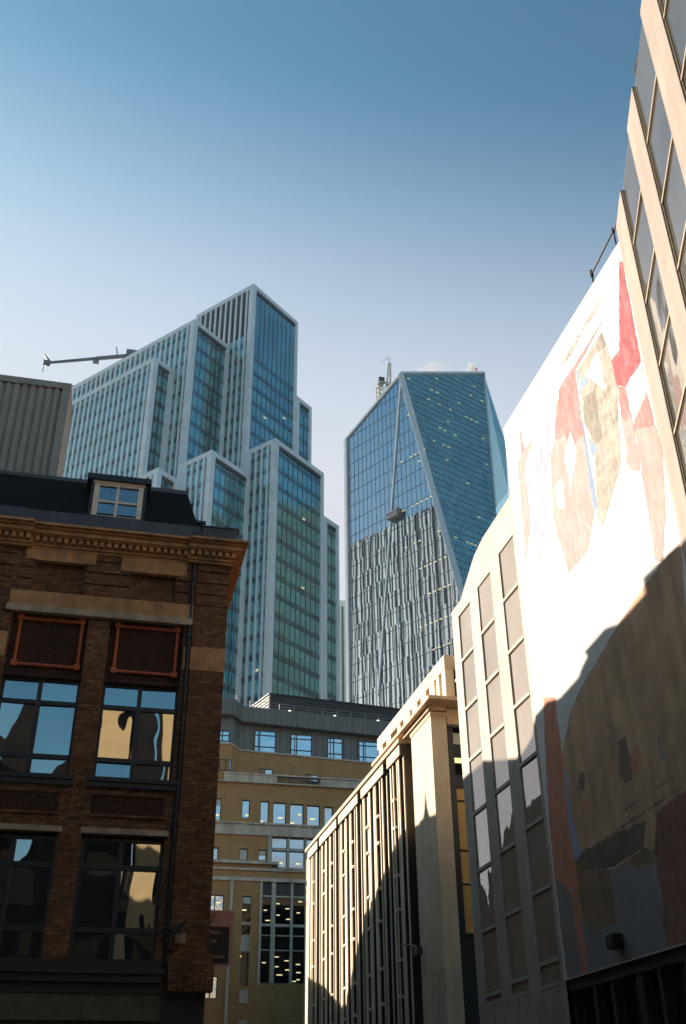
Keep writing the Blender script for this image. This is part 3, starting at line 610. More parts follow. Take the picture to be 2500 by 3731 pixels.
# boom of the roof maintenance crane on the left wing
c = thing('roof_crane', (-6.2, 158, 123.45), 'dark crane boom reaching left over the roof edge of the stepped tower', 'crane')
m_ = MB(); 
p0, p1 = Vector((-5.0, 158, 129.6)), Vector((-19.2, 158, 125.4))
pm = p0.lerp(p1, .42)
m_.tube(p0, pm, .42, 6); m_.tube(pm, p1, .34, 6, .28); m_.box(pm.x - .6, pm.x + .5, 157.5, 158.5, pm.z - .95, pm.z - .3)
m_.build('boom', M['crane'], c)
m_ = MB(); m_.box(-5.6, -3.6, 157, 159, 123.45, 130.4); m_.box(-6.6, -2.6, 156.2, 159.8, 123.45, 124.6); m_.tube((-7.2, 158, 129.2), (-7.6, 158, 131.2), .13, 6); m_.build('mast', M['crane'], c)
m_ = MB(); m_.tube(p1, (-20.6, 158, 127.2), .3, 6, .12); m_.tube(p1, (-20.1, 158, 124.6), .25, 6); m_.tube((-20.1, 158, 125.0), (-20.35, 158, 122.9), .07, 5); m_.box(-20.4, -19.2, 157.7, 158.3, 124.7, 125.7); m_.build('jib_head', M['crane'], c)

# ------------------------------------------------------------------ faceted glass skyscraper
A = Vector((73.9, 235, 199.2)); kd = Vector((-.515, .857, 0)); jd = Vector((.9135, .4067, 0))
TL = Vector((61.35, 255.9, 187.3)); TLb = Vector((61.35, 255.9, 0)); D = Vector((82.92, 219.97, 116.35))
E0 = A + (D - A) * (199.2 / (199.2 - 116.35)); TR = Vector((110.11, 256.43, 222.28)); F1 = Vector((101.3, 237.4, 156.4))
F2 = E0 + jd * 9.0; F2.z = 0
S1 = Vector((117.9, 262, 198.6)); S2 = Vector((114.6, 257.0, 175.5)); S3 = Vector((112.0, 250.0, 0))
BK = Vector((92, 285, 0)); BKt = Vector((92, 285, 200))
T = thing('faceted_glass_tower', (80, 235, 0), 'blue faceted glass skyscraper with slanting roof edge and long diagonal white edge', 'tower')
lf = MB(); lf.face([TLb, E0, D, A, TL]); lf.build('left_facet', M['scglass'], T, fix=False)
rt = MB(); rt.face([A, D, F1, TR]); rt.face([D, E0, F2, F1]); rfac = rt.build('right_facet', M['scglassr'], T, fix=False)
sf = MB(); sf.face([TR, F1, S2]); sf.face([TR, S2, S1]); sf.face([F1, F2, S3, S2]); sf.face([S1, S2, S3, BK, BKt]); sf.face([TL, A, BKt]); sf.face([A, TR, BKt]); sf.face([TR, S1, BKt]); sf.face([TL, BKt, BK, TLb]); sf.build('side_facets', M['scglassr'], T, fix=False)
nL = (A - TL).cross(TLb - TL).normalized()
if nL.y > 0: nL = -nL
nR = (D - A).cross(jd).normalized()
if nR.y > 0: nR = -nR
ln = MB()
def diag(z): return A.lerp(D, (A.z - z) / (A.z - D.z))
z = 197.5 - 5.1
while z > 60:
    lo = TL.copy(); lo.z = z
    if z > TL.z: lo = A.lerp(TL, (A.z - z) / (A.z - TL.z))
    ln.bar(lo + nL * .05, diag(z) + nL * .05, .11, nL); z -= 5.1
n_v = 22
for i in range(1, 24):
    s_ = -9.0 + i * 1.75 - 12
    base = A + kd * (s_ if False else 0)
for i in range(0, 40):
    s_ = 24.4 - 1.75 * (i + .9)
    q0 = A + kd * s_
    zt = A.z - (A.z - TL.z) * s_ / 24.37 if s_ > 0 else A.z + s_ * (A.z - D.z) / 17.53
    if zt < 62: break
    ln.bar(Vector((q0.x, q0.y, 60)) + nL * .05, Vector((q0.x, q0.y, zt - .4)) + nL * .05, .09, nL)
ln.build('facade_joints', M['scline'], T)
ln = MB(); z = 220.5
def rside(z): return TR.lerp(F1, (TR.z - z) / (TR.z - F1.z)) if z > F1.z else F1.lerp(F2, (F1.z - z) / F1.z)
while z > 100:
    a_ = diag(z) if z <= A.z else A.lerp(TR, (z - A.z) / (TR.z - A.z))
    ln.bar(a_ + nR * .05, rside(z) + nR * .05, .12, nR); z -= 2.6
for i in range(1, 24):                              # sloping joints
    a_ = A.lerp(TR, i / 24); b_ = D.lerp(F1, i / 24); ln.bar(a_ + nR * .05, b_ + nR * .05, .06, nR)
ln.build('facade_joints', M['scline'], T)
tr = MB(); tr.bar(A + nL * .3, E0 + nL * .3, 1.7, (nL + nR), .1); tr.bar(A + nL * .25 + Vector((0, 0, .3)), TR + nR * .25 + Vector((0, 0, .3)), .75, nR); tr.bar(A + nL * .2, TL + nL * .2, .7, nL); tr.bar(TL + nL * .2 , TLb + nL * .2, 1.0, nL); tr.bar(TR + nR * .2, F1 + nR * .2, .5, nR)
tr.build('edge_trim', M['sctrim'], T)
tr = MB(); tr.bar(A + kd * .5 + Vector((0, 0, -3.5)) + nL * .2, A + kd * 13.4 + Vector((0, 0, -100)) + nL * .2, .42, nL)
tr.build('slanting_strip', M['sctrim'], T)
rr = random.Random(3)
for r_ in range(14):                                # rows of lit ceilings seen through the right facet
    z = 212.5 - r_ * 6.2 - rr.uniform(0, 2)
    a_ = diag(z) if z <= A.z else A.lerp(TR, (z - A.z) / (TR.z - A.z)); b_ = rside(z)
    L_ = (b_ - a_).length; dd = (b_ - a_).normalized(); mm = MB(); cnt = 0
    for k in range(14):
        if rr.random() < .86: continue
        s_ = L_ * (.06 + .9 * k / 14)
        mm.bar(a_ + dd * s_ + nR * .12, a_ + dd * (s_ + 1.1) + nR * .12, .16, nR); cnt += 1
    if cnt: mm.build_each('ceiling_light', M['lampdim'], rfac)
for r_, (s0, s1, z) in enumerate(((-3.2, -1.0, 188.0), (-5.5, -1.5, 182.5), (-9.0, 2.0, 167.5), (-8.6, -4.0, 164.5), (-10.5, 1.5, 151.0), (-12.5, 2.0, 139.0), (-14.0, -3.0, 130.5), (-15.0, -2.0, 122.0), (-16.5, -3.0, 113.5), (-17, -6, 106.0))):
    mm = MB(); s_ = s0
    while s_ < s1 - 1:
        a_ = A + kd * (s_ + 1.2); a_.z = z; b_ = A + kd * (s_ + 2.1); b_.z = z
        if rr.random() < .8: mm.bar(a_ + nL * .12, b_ + nL * .12, .2, nL)
        s_ += 1.75
    mm.build_each('ceiling_light', M['lampdim'], T)
# facade cradle hanging on the left facet
c0 = A + kd * 5.0; c0.z = 151.2
cr = thing('maintenance_cradle', c0 + nL * .9, 'small grey cradle hanging on the slanting strip of the blue skyscraper', 'cradle')
mm = MB(o=(c0.x, c0.y, 0), u=-kd, v=-nL); mm.box(-1.7, 2.4, -1.7, -.3, 149.6, 151.0); mm.box(-1.8, 2.5, -1.8, -1.6, 151.0, 151.4)
mm.build('platform', M['cradle'], cr)
mm = MB(o=(c0.x, c0.y, 0), u=-kd, v=-nL); mm.box(1.5, 2.3, -1.5, -.5, 151.0, 152.3); mm.box(-.9, .6, -1.4, -.6, 151.0, 151.8); mm.tube((2.8, -1, 150.0), (2.8, -1, 151.6), .4, 6)
mm.build('winch', M['cradle'], cr)
# tower crane behind the roof edge
cr = thing('tower_crane', (71.4, 247, 186), 'pale lattice crane mast rising behind the slanting roof edge of the blue skyscraper', 'crane')
mm = MB(); 
for i in range(12):
    z = 183 + i * 1.75
    for dx in (-1.7, 1.7):
        for dy in (-1.5, 1.5):
            mm.tube((71.4 + dx, 247 + dy, z), (71.4 + dx, 247 + dy, z + 1.75), .2, 5)
    for dx0, dx1, dy0, dy1 in ((-1.7, 1.7, -1.5, -1.5), (1.7, -1.7, 1.5, 1.5), (-1.7, -1.7, -1.5, 1.5), (1.7, 1.7, 1.5, -1.5)):
        mm.tube((71.4 + dx0, 247 + dy0, z), (71.4 + dx1, 247 + dy1, z + 1.75), .14, 5); mm.tube((71.4 + dx0, 247 + dy0, z + 1.75), (71.4 + dx1, 247 + dy1, z + 1.75), .12, 5)
mm.build('mast', M['craney'], cr)
mm = MB(); mm.box(69.7, 71.6, 245.6, 248.4, 203.9, 205.9); mm.tube((71.5, 247, 205.7), (73.0, 247, 203.8), .25, 5); mm.build('cab', M['louvre'], cr)
mm = MB()
for i in range(9):
    a_ = Vector((73.2, 247, 203.5)).lerp(Vector((73.9, 247, 213.2)), i / 9); b_ = Vector((73.2, 247, 203.5)).lerp(Vector((73.9, 247, 213.2)), (i + 1) / 9); ww = .75 * (1 - i / 16)
    for sx in (-1, 1): mm.tube(a_ + Vector((sx * ww, 0, 0)), b_ + Vector((sx * ww * .94, 0, 0)), .17, 5)
    mm.tube(a_ + Vector((-ww, 0, 0)), b_ + Vector((ww * .94, 0, 0)), .13, 5); mm.tube(a_ + Vector((ww, 0, 0)), b_ + Vector((-ww * .94, 0, 0)), .13, 5)
mm.tube((73.9, 247, 213.2), (73.0, 247, 215.4), .1, 5); mm.tube((73.0, 247, 215.4), (71.2, 247, 212.4), .06, 5); mm.tube((73, 247, 215.3), (74.8, 247, 214.3), .08, 5)
mm.build('jib', M['craney'], cr)
rl = MB(); rl.tube((106.6, 254.2, 219.5), (106.6, 254.2, 221.6), .12, 6); rl.tube((106.6, 254.2, 221.6), (106.6, 254.2, 222.3), .35, 8); tag(rl.build('warning_light', M['redl']), 'tiny red warning light on the top right roof edge of the blue skyscraper', 'warning light')

# striped tower that the left facet mirrors (it stands hidden behind the stepped tower)
o_ = Vector((43, 225, 0)); uS = Vector((-.819, .574, 0)); vS = Vector((-.574, -.819, 0))
T = thing('striped_tower', tuple(o_), 'dark tower with white vertical fins and raking top, seen mirrored in the blue skyscraper', 'tower')
ztop = lambda u: 173.0 + .337 * u
mm = MB(o=o_, u=uS, v=vS); mm.prism_v([(3.5, 0), (108, 0), (108, ztop(108)), (3.5, ztop(3.5))], .25, 9); mm.build('dark_wall', M['striped'], T)
mm = MB(o=o_, u=uS, v=vS); u_ = 3.6; rr = random.Random(5)
while u_ < 106:
    wd = rr.choice((1.0, 1.4, 1.6, 1.9)); mm.box(u_, u_ + wd, -.12, .25, 0, ztop(u_) - rr.choice((0, 0, .5, 1.2))); u_ += wd + rr.choice((1.2, 1.6, 2.0, 3.6))
mm.build('fins', M['stripew'], T)

# thin grey block seen between the two towers
T = thing('grey_office_block', (67, 300, 0), 'narrow pale grey block in the gap between the two glass towers', 'building')
one('wall', M['grey'], T, (60, 71.2, 300, 318, 0, 153.2))
mm = MB(); [mm.box(60.5 + k * 1.5, 61.2 + k * 1.5, 299.85, 299.98, 10, 151.0) for k in range(7)]; mm.build('window_strips', M['dline'], T)

# ------------------------------------------------------------------ tan brick office building in the middle
TY = 70.0
T = thing('tan_office_building', (20, TY, 0), 'tan brick office building with grey zinc attic in the middle, behind the letting board', 'building')
X0, X1 = 5.0, 42.0
op4 = [(6.4, 7.7, 19.55, 21.06), (9.12, 9.66, 19.8, 21.04), (10.39, 10.98, 19.55, 21.02), (11.27, 12.2, 19.5, 20.97), (12.45, 13.42, 19.48, 20.93), (13.64, 14.58, 19.46, 20.9), (14.88, 15.5, 19.5, 20.85), (16.6, 17.6, 19.4, 20.8), (18.4, 19.4, 19.4, 20.8)]
op3 = [(6.2, 7.67, 16.98, 17.77), (9.07, 9.65, 17.0, 17.77), (10.36, 10.92, 17.05, 17.75), (11.24, 18.6, 16.62, 18.62)]
op2 = [(6.3, 8.2, 13.75, 14.76), (9.41, 10.0, 9.35, 14.77), (10.72, 19.0, 9.55, 15.67), (7.3, 8.05, 8.6, 9.9)]
wl = MB((0, TY, 0))
wl.wall(X0, X1, 15.67, 22.26, op4 + op3, .22); wl.wall(X0, X1, 0, 15.67, op2, .22)
wl.face([(X0, 0, 0), (X0, 18, 0), (X0, 18, 24.8), (X0, 0, 24.8)])
wl.face([(X0, 18, 0), (X1, 18, 0), (X1, 18, 24.8), (X0, 18, 24.8)])
wl.face([(X0, 0, 22.26), (X1, 0, 22.26), (X1, 2, 22.26), (X0, 2, 22.26)])
wl.build('wall', M['tan'], T, fix=False)
def sy(x):                     # plan line of the set-back upper storeys: a round drum at the left, then a slanting wall
    if x < 8.1: return 0.02
    if x < 9.1:
        t = (x - 8.1); return .02 + 1.3 * (3 * t * t - 2 * t ** 3)
    return 1.32 + (x - 9.1) * .105
xs = [5.0, 6.0, 7.0, 7.6, 8.1, 8.2, 8.3, 8.4, 8.5, 8.6, 8.7, 8.8, 8.9, 9.0, 9.1] + [9.1 + k * .8 for k in range(1, 42)]
def ribbon(name, mat, z0, z1, dv, thick, xa=5.0, xb=42.0, topz=None, parent=None):
    r_ = MB((0, TY, 0)); pts = [x for x in xs if xa <= x <= xb]
    for i in range(len(pts) - 1):
        a, b = pts[i], pts[i + 1]; ya, yb = sy(a) + dv, sy(b) + dv
        r_.face([(a, ya, z0), (b, yb, z0), (b, yb, z1), (a, ya, z1)]); r_.face([(a, ya, z1), (b, yb, z1), (b, yb + thick, z1), (a, ya + thick, z1)]); r_.face([(a, ya, z0), (b, yb, z0), (b, yb + thick, z0), (a, ya + thick, z0)])
    return r_.build(name, mat, parent or T, fix=False)
ribbon('upper_wall', M['tan'], 22.26, 24.86, 0, .3)
ribbon('attic_sill', M['tanstone'], 24.86, 24.97, -.10, .5)
ribbon('attic_wall', M['zinc'], 24.97, 26.96, .35, .3)
ribbon('parapet', M['zinc'], 26.96, 28.12, -.35, 1.2)
sm = MB((0, TY, 0)); x = 5.2                   # standing seams
while x < 24:
    sm.box(x, x + .05, sy(x) - .39, sy(x) - .345, 26.97, 28.10); x += .42
sm.build('parapet_seams', M['zinc'], T)
sm = MB((0, TY, 0)); x = 9.2
while x < 30:
    sm.box(x, x + .06, sy(x) + .28, sy(x) + .36, 24.98, 26.95); x += .55
sm.build('attic_seams', M['zinc'], T)
def set_win(x0, x1, z0, z1, dv, mull=(), trans=(), glass_='offglass', lamps=(), frame='offframe', e=.05):
    y = (sy((x0 + x1) / 2) if dv is None else dv) - (.02 if dv is None else 0); f = MB((0, TY, 0))
    f.box(x0, x1, y, y + .12, z1 - e, z1); f.box(x0, x1, y, y + .12, z0, z0 + e); f.box(x0, x0 + e, y + .002, y + .12, z0 + e, z1 - e); f.box(x1 - e, x1, y + .002, y + .12, z0 + e, z1 - e)
    for q in mull: f.box(q - .035, q + .035, y + .004, y + .12, z0 + e, z1 - e)
    for q in trans: f.box(x0 + e, x1 - e, y + .006, y + .12, q - .03, q + .03)
    fo = f.build('window', M[frame], T)
    p = MB((0, TY, 0)); t_ = random.uniform(-.006, .006); p.face([(x0, y + .06 - t_, z0), (x1, y + .06 + t_, z0), (x1, y + .06 + t_, z1), (x0, y + .06 - t_, z1)])
    p.build('pane', M[glass_], fo, fix=False)
    for lx, lz, lw in lamps: one('ceiling_light', M['lamp'], fo, (lx, lx + lw, TY + y + .03, TY + y + .055, lz, lz + .09))
    return fo
f_ = 1.019
for x0, x1 in ((9.95, 11.6), (12.75, 14.35), (15.6, 16.75), (17.95, 19.6)):      # attic windows
    yy = sy((x0 + x1) / 2) + .22
    set_win(x0, x1, 24.98, 26.62, yy, mull=(x0 + .48,), trans=(25.42, 26.28))
set_win(7.0, 8.05, 25.0, 25.95, .30, mull=(7.55,), trans=(25.2, 25.6))
for x0, x1, z0, z1, mu in ((9.65, 11.4, 23.2, 23.72, (10.5,)), (13.1, 14.8, 23.05, 23.62, (13.95,)), (16.6, 17.15, 23.1, 23.5, ())):
    set_win(x0, x1, z0, z1, None, mull=mu)
set_win(6.6, 8.25, 23.0, 23.78, -.02, mull=(7.4, 7.85))
bc = MB((0, TY, 0))                             # balcony slab and solid parapet pieces with open rail between
bc.box(X0, X1, -.25, 2.0, 22.18, 22.26); bc.box(7.75, 11.45, -.2, .0, 22.262, 22.74); bc.box(14.55, 24, -.2, 0, 22.262, 22.70); bc.box(5, 6.9, -.2, 0, 22.262, 22.74)
bc.box(7.7, 24, -.26, .06, 22.74, 22.84)
bc.build('balcony_parapet', M['tanstone'], T)
bc = MB((0, TY, 0)); [bc.tube((11.45, -.1, z), (14.55, -.1, z), .03, 6) for z in (22.4, 22.55, 22.68)]; [bc.tube((x, -.1, 22.26), (x, -.1, 22.74), .03, 6) for x in (12.3, 13.2, 14.0)]; bc.build('balcony_rail', M['offframe'], T)
bd_ = MB((0, TY, 0)); bd_.box(X0, X1, -.14, .05, 18.66, 19.36); bd_.build('stone_band', M['tanstone'], T)
bd_ = MB((0, TY, 0)); bd_.box(X0, X1, -.28, .05, 19.36, 19.47); bd_.build('stone_ledge', M['tanstone'], T)
bd_ = MB((0, TY, 0)); bd_.box(X0, 11.75, -.28, .05, 16.76, 16.94); bd_.box(11.75, X1, -.20, .05, 16.50, 16.62); bd_.build('stone_ledge', M['tanstone'], T)
bd_ = MB((0, TY, 0)); bd_.box(X0, X1, -.12, .05, 16.36, 16.50); bd_.box(X0, X1, -.12, .05, 15.68, 15.90); bd_.box(11.0, 11.24, -.1, .05, 16.94, 18.65); bd_.build('stone_band', M['tanstone'], T)
for i, o in enumerate(op4):
    lm = {1: [(9.4, 19.98, .22)], 2: [(10.42, 19.62, .2)], 3: [(11.65, 19.92, .33)], 4: [(12.5, 19.6, .3), (13.05, 20.2, .2)], 5: [(13.9, 19.95, .36)], 0: [(7.3, 19.9, .3), (6.9, 19.6, .4)]}.get(i, [])
    w_ = set_win(*o, .12, lamps=lm)
    if i == 0: one('roller_blind', M['blind'], w_, (6.45, 7.65, TY + .14, TY + .16, 20.6, 21.0))
for i, o in enumerate(op3[:3]):
    w_ = set_win(*o, .12)
    if i: one('roller_blind', M['blind'], w_, (o[0] + .05, o[1] - .05, TY + .14, TY + .16, o[2] + (.05 if i == 1 else .35), o[3] - .05))
x = 11.24
while x < 18.5:
    set_win(x, x + 1.08, 16.64, 17.74, .10, lamps=[(x + .5, 16.9, .3)] if x < 13.5 else ()); set_win(x, x + 1.08, 17.88, 18.6, .10); x += 1.2
mu = MB((0, TY, 0)); x = 11.24
while x < 18.6:
    mu.box(x + 1.08, x + 1.2, .0, .2, 16.62, 18.62); mu.box(x, x + 1.08, .01, .2, 17.74, 17.88); x += 1.2
mu.build('stone_mullions', M['tanstone'], T)
# big glazed bay of the lower floors
cols_ = [(10.75, 11.33), (11.61, 12.62), (12.78, 13.75), (13.95, 14.9), (15.1, 16.1)]
rows_ = [(9.56, 11.46), (11.52, 12.34), (12.4, 12.92), (13.08, 14.73), (14.83, 15.66)]
gl = MB((0, TY, 0)); gl.face([(10.72, .18, 9.55), (19, .18, 9.55), (19, .18, 15.67), (10.72, .18, 15.67)]); gb = gl.build('glazed_bay', M['offdark'], T, fix=False)
mu = MB((0, TY, 0))
for i in range(len(cols_)):
    r_ = cols_[i][1]; l_ = cols_[i + 1][0] if i + 1 < len(cols_) else 16.3
    mu.box(r_, l_, .0, .2, 9.55, 15.67)
for a, b in ((11.46, 11.52), (12.34, 12.4), (12.92, 13.08), (14.73, 14.83)): mu.box(10.72, 16.2, .02, .19, a, b)
mu.box(16.2, 19, -.02, .2, 9.55, 15.67)
mu.build('mullions', M['tanstone'], gb)
for x, z in ((10.85, 13.9), (11.68, 14.33), (12.3, 14.03), (11.72, 13.62), (12.36, 13.38), (10.98, 13.27), (13.05, 13.8), (10.85, 10.72), (11.66, 11.08), (12.3, 10.86), (11.7, 10.5), (12.36, 10.32), (11.8, 10.02), (13.05, 10.66), (13.08, 10.18), (13.1, 9.76), (12.85, 9.66), (13.15, 14.5)):
    one('ceiling_light', M['lamp'], gb, (x, x + random.uniform(.2, .38), TY + .14, TY + .175, z, z + .06))
sl = MB((0, TY, 0)); sl.face([(9.41, .18, 9.35), (10.0, .18, 9.35), (10.0, .18, 14.77), (9.41, .18, 14.77)]); so = sl.build('slot_window', M['offdark'], T, fix=False)
one('panel', M['tanstone'], so, (9.42, 9.99, TY + .08, TY + .17, 12.97, 13.16)); one('panel', M['tanstone'], so, (9.42, 9.99, TY + .08, TY + .17, 11.38, 12.36))
one('roller_blind', M['blind'], so, (9.46, 9.97, TY + .13, TY + .165, 14.3, 14.7)); one('ceiling_light', M['lamp'], so, (9.42, 9.72, TY + .13, TY + .165, 13.85, 13.93)); one('ceiling_light', M['lamp'], so, (9.42, 9.5, TY + .13, TY + .165, 11.05, 11.13))
set_win(6.3, 8.2, 13.75, 14.76, .1, mull=(7.62,), glass_='offglass', lamps=[(7.7, 14.25, .3)])
set_win(7.3, 8.05, 8.6, 9.9, .1, mull=(7.6,))
pl = MB((0, TY, 0)); pl.box(8.56, 8.75, -.10, .03, 0, 15.67); pl.box(10.55, 10.70, -.06, .03, 9.4, 15.67); pl.build('downpipe_pilaster', M['tanstone'], T)
one('stone_box', M['tanstone'], T, (9.42, 9.98, TY - .08, TY + .02, 8.35, 9.1)); one('stone_box', M['tanstone'], T, (9.42, 9.98, TY - .08, TY + .02, 6.6, 7.4))
gf = MB((0, TY, 0)); gf.wall(X0, 30, 0.01, 6.4, [(6.6, 8.4, .2, 5.2), (9.2, 10.2, .2, 5.6), (11.3, 14.2, .2, 6.2), (15, 18, .2, 6.2)], .4, v=-.06); gf.build('ground_floor', M['backdk'], T, fix=False)
one('ground_glass', M['offdark'], T, (6.4, 18.4, TY + .2, TY + .25, .1, 6.25))
pl = MB(); pl.prism_z([(11.36, 73.6), (30.5, 75.9), (30, 84), (10.06, 77.9)], 27.0, 30.2); po = pl.build('plant_screen', M['dplant'], T)
pl = MB(); 
for k in range(9):
    z = 28.0 + k * .25; a, b = Vector((11.33, 73.65, z)), Vector((10.04, 77.9, z)); pl.bar(a, b, .11, (0, 0, 1))
pl.build('side_louvres', M['duct'], po)
pl = MB(); pl.prism_z([(11.28, 73.5), (30.6, 75.85), (30.5, 76.0), (11.5, 73.75), (10.2, 77.9), (10.0, 77.9)], 30.2, 30.3); pl.build('coping', M['dplant'], po)
ra = MB((0, TY, 0)); x = 6.2
while x < 24:
    ra.tube((x, sy(x) - .05, 28.1), (x, sy(x) - .05, 28.72), .028, 6); x += 1.12
for i in range(len(xs) - 1):
    if xs[i] > 24 or xs[i] < 6: continue
    for z in (28.28, 28.48, 28.70): ra.tube((xs[i], sy(xs[i]) - .05, z), (xs[i + 1], sy(xs[i + 1]) - .05, z), .022, 5)
ra.build('roof_railing', M['rail'], T)
for x in (12.55, 16.05, 19.5):
    b_ = MB((0, TY, 0)); b_.tube((x, sy(x) - .25, 28.12), (x, sy(x) - .25, 28.2), .1, 8); b_.build('roof_light', M['bulb'], T)

# ------------------------------------------------------------------ lit stone building with vertical fins (right, middle distance)
FX = 12.0
fr = dict(o=(FX, 0, 0), u=(0, 1, 0), v=(1, 0, 0))     # u along the street, v into the building
T = thing('finned_stone_building', (FX + 6, 48, 0), 'sunlit pale stone building with rows of thin vertical fins beyond the gap', 'building')
b_ = MB(**fr)
b_.face([(38.6, .55, 0), (61, .55, 0), (61, .55, 15.6), (38.6, .55, 15.6)]); b_.box(37.2, 61.4, .63, 14, 0, 15.55); b_.build('wall', M['bronze'], T)
p_ = MB(**fr); p_.box(36.5, 39.25, 0, .63, 0, 15.56); p_.build('end_pier', M['stone'], T, bevel=.02)
p_ = MB(**fr); p_.box(59.9, 61.3, -.12, .63, 0, 15.2); p_.build('end_pier', M['stone'], T)
p_ = MB(**fr); p_.box(36.46, 39.3, -.03, .66, 15.40, 15.56); p_.box(36.44, 37.0, .64, 1.6, 15.1, 15.7); p_.build('pier_cap', M['stonein'], T)
bays_ = [(39.95, 41.95), (42.6, 46.68), (47.36, 51.5), (52.03, 56.24), (56.82, 59.5)]
for y0, y1 in bays_:
    f_ = MB(**fr); f_.box(y0, y1, -.28, .5, 14.90, 15.29); bay = f_.build('bay', M['bronze'], T)
    one('fascia', M['stone'], bay, (y0, y1 + .01, -.33, -.281, 14.89, 15.32), fr=fr)
    n_ = MB(**fr); c_ = MB(**fr); L_ = y1 - y0
    offs = [.02, .50, .95, 1.12, 1.70, 1.90, 2.35, 2.72, 2.90, 3.35, 3.75, 3.95] if L_ > 3 else ([.02, .45, .75, .95, 1.35, 1.7] if L_ < 2.2 else [.02, .5, .9, 1.1, 1.55, 1.85, 2.5])
    for i, o in enumerate(offs):
        wd = .09; pr_ = -.24 if i % 3 else -.16
        n_.box(y0 + o + .02, y0 + o + wd - .02, pr_ + .05, .45, .3, 14.90)
        c_.box(y0 + o, y0 + o + wd + (.07 if i % 2 else 0), pr_, pr_ + .05, .3, 14.89)
    n_.build('fin_webs', M['bronze'], bay); c_.build('fins', M['finw'], bay)
    g_ = MB(**fr); g_.face([(y0, .30, .3), (y1, .30, .3), (y1, .30, 14.92), (y0, .30, 14.92)]); g_.build('glass', M['finglass'], bay, fix=False)
    s_ = MB(**fr)
    for q, oo in ((0, 2.9), (1, 1.12)):
        if oo + .45 > L_: continue
        for z in (13.4, 12.25, 10.35, 9.05, 7.2, 5.9, 4.1, 2.8):
            s_.box(y0 + oo + .12, y0 + oo + .62, -.26, .3, z - .05, z + .05)
    s_.build_each('ledge', M['finw'], bay)
r_ = MB(**fr); r_.box(39.9, 60.2, -.36, .9, 15.42, 15.60); r_.build('roof_slab', M['stonein'], T)
r_ = MB(**fr); r_.box(35.6, 44.5, -.34, 4.0, 15.76, 15.90); r_.box(36.4, 44.4, -.12, .6, 15.60, 15.758); r_.build('roof_slab', M['stonein'], T)
a_ = MB(o=(13.2, 0, 0), u=(0, 1, 0), v=(1, 0, 0)); a_.box(37.95, 49.1, 0, 6, 18.08, 18.68); at = a_.build('attic_storey', M['stone'], T)
a_ = MB(o=(13.2, 0, 0), u=(0, 1, 0), v=(1, 0, 0)); a_.face([(38.1, .35, 15.93), (49, .35, 15.93), (49, .35, 18.1), (38.1, .35, 18.1)]); a_.face([(38.1, .35, 15.93), (38.1, 5, 15.93), (38.1, 5, 18.1), (38.1, .35, 18.1)]); a_.build('glass', M['finglass'], at, fix=False)
a_ = MB(o=(13.2, 0, 0), u=(0, 1, 0), v=(1, 0, 0))
for y0, y1 in ((38.0, 38.45), (38.85, 39.2), (39.5, 40.2), (40.7, 41.5), (42.1, 42.9), (43.25, 44.3), (44.9, 45.4), (46.6, 47.4), (48.2, 48.9)): a_.box(y0, y1, .02, .4, 15.93, 18.08)
for v0 in (.9, 1.7, 2.6): a_.box(37.98, 38.1, v0, v0 + .35, 15.93, 18.08)
a_.build_each('attic_pier', M['finw'], at)
a_ = MB(o=(13.2, 0, 0), u=(0, 1, 0), v=(1, 0, 0)); a_.box(36.3, 37.9, .55, 3, 18.2, 18.95); a_.box(36.4, 37.8, .75, 2.8, 15.93, 18.2); a_.build('stair_head', M['stone'], T)
a_ = MB(o=(13.2, 0, 0), u=(0, 1, 0), v=(1, 0, 0)); a_.box(37.0, 37.14, .2, .8, 16.75, 16.9); a_.box(36.9, 37.04, .1, .9, 17.1, 17.2); a_.tube((37.0, .2, 16.8), (37.0, .5, 17.2), .06, 6); a_.box(36.95, 37.1, .24, .34, 15.93, 16.75); a_.box(36.95, 37.1, .5, .6, 15.93, 17.1); tag(a_.build('roof_duct', M['duct']), 'small bent pale duct on the roof beside the finned building attic', 'duct')
# recessed link with ochre panels, in the gap beside the pier
T2 = thing('recessed_link', (14, 37, 0), 'narrow recessed link of dark frames and ochre panels in the gap beside the stone pier', 'building')
l_ = MB(); l_.box(12.66, 12.95, 36.75, 37.15, 0, 15.1); l_.box(12.95, 16, 36.95, 37.15, 12.75, 13.25); l_.box(12.64, 16, 36.8, 37.15, 15.1, 15.4); l_.build('dark_frame', M['pipe'], T2)
l_ = MB()
for z0, z1 in ((7.55, 9.18), (9.26, 10.38), (10.46, 12.22), (12.30, 13.05)): l_.box(12.95, 16.2, 37.0, 37.16, z0, z1)
l_.build('ochre_panel', M['ochre'], T2)
l_ = MB(); l_.box(12.95, 16, 37.05, 37.16, 13.25, 15.1); lo = l_.build('window', M['offdark'], T2)
one('ceiling_light', M['lamp'], lo, (13.0, 13.45, 37.02, 37.045, 13.75, 13.95))
one('roller_blind', M['blind'], lo, (13.05, 13.5, 37.02, 37.045, 14.5, 14.95))
l_ = MB(); l_.box(12.66, 16.2, 37.16, 37.2, 0, 15.1); l_.build('rear_wall', M['pipe'], T2)
lm = MB(**fr); lm.tube((41.4, -.1, 7.75), (39.3, -.35, 7.45), .04, 6); lm.tube((39.3, -.35, 7.45), (37.9, -.5, 7.15), .05, 6); lm.box(37.6, 38.1, -.62, -.42, 6.9, 7.15); lm.tube((41.4, -.1, 7.75), (41.4, .35, 7.75), .05, 6)
tag(lm.build('street_bracket_lamp', M['bronze']), 'grey bracket lamp arm sticking out from the finned building beside its stone pier', 'lamp')

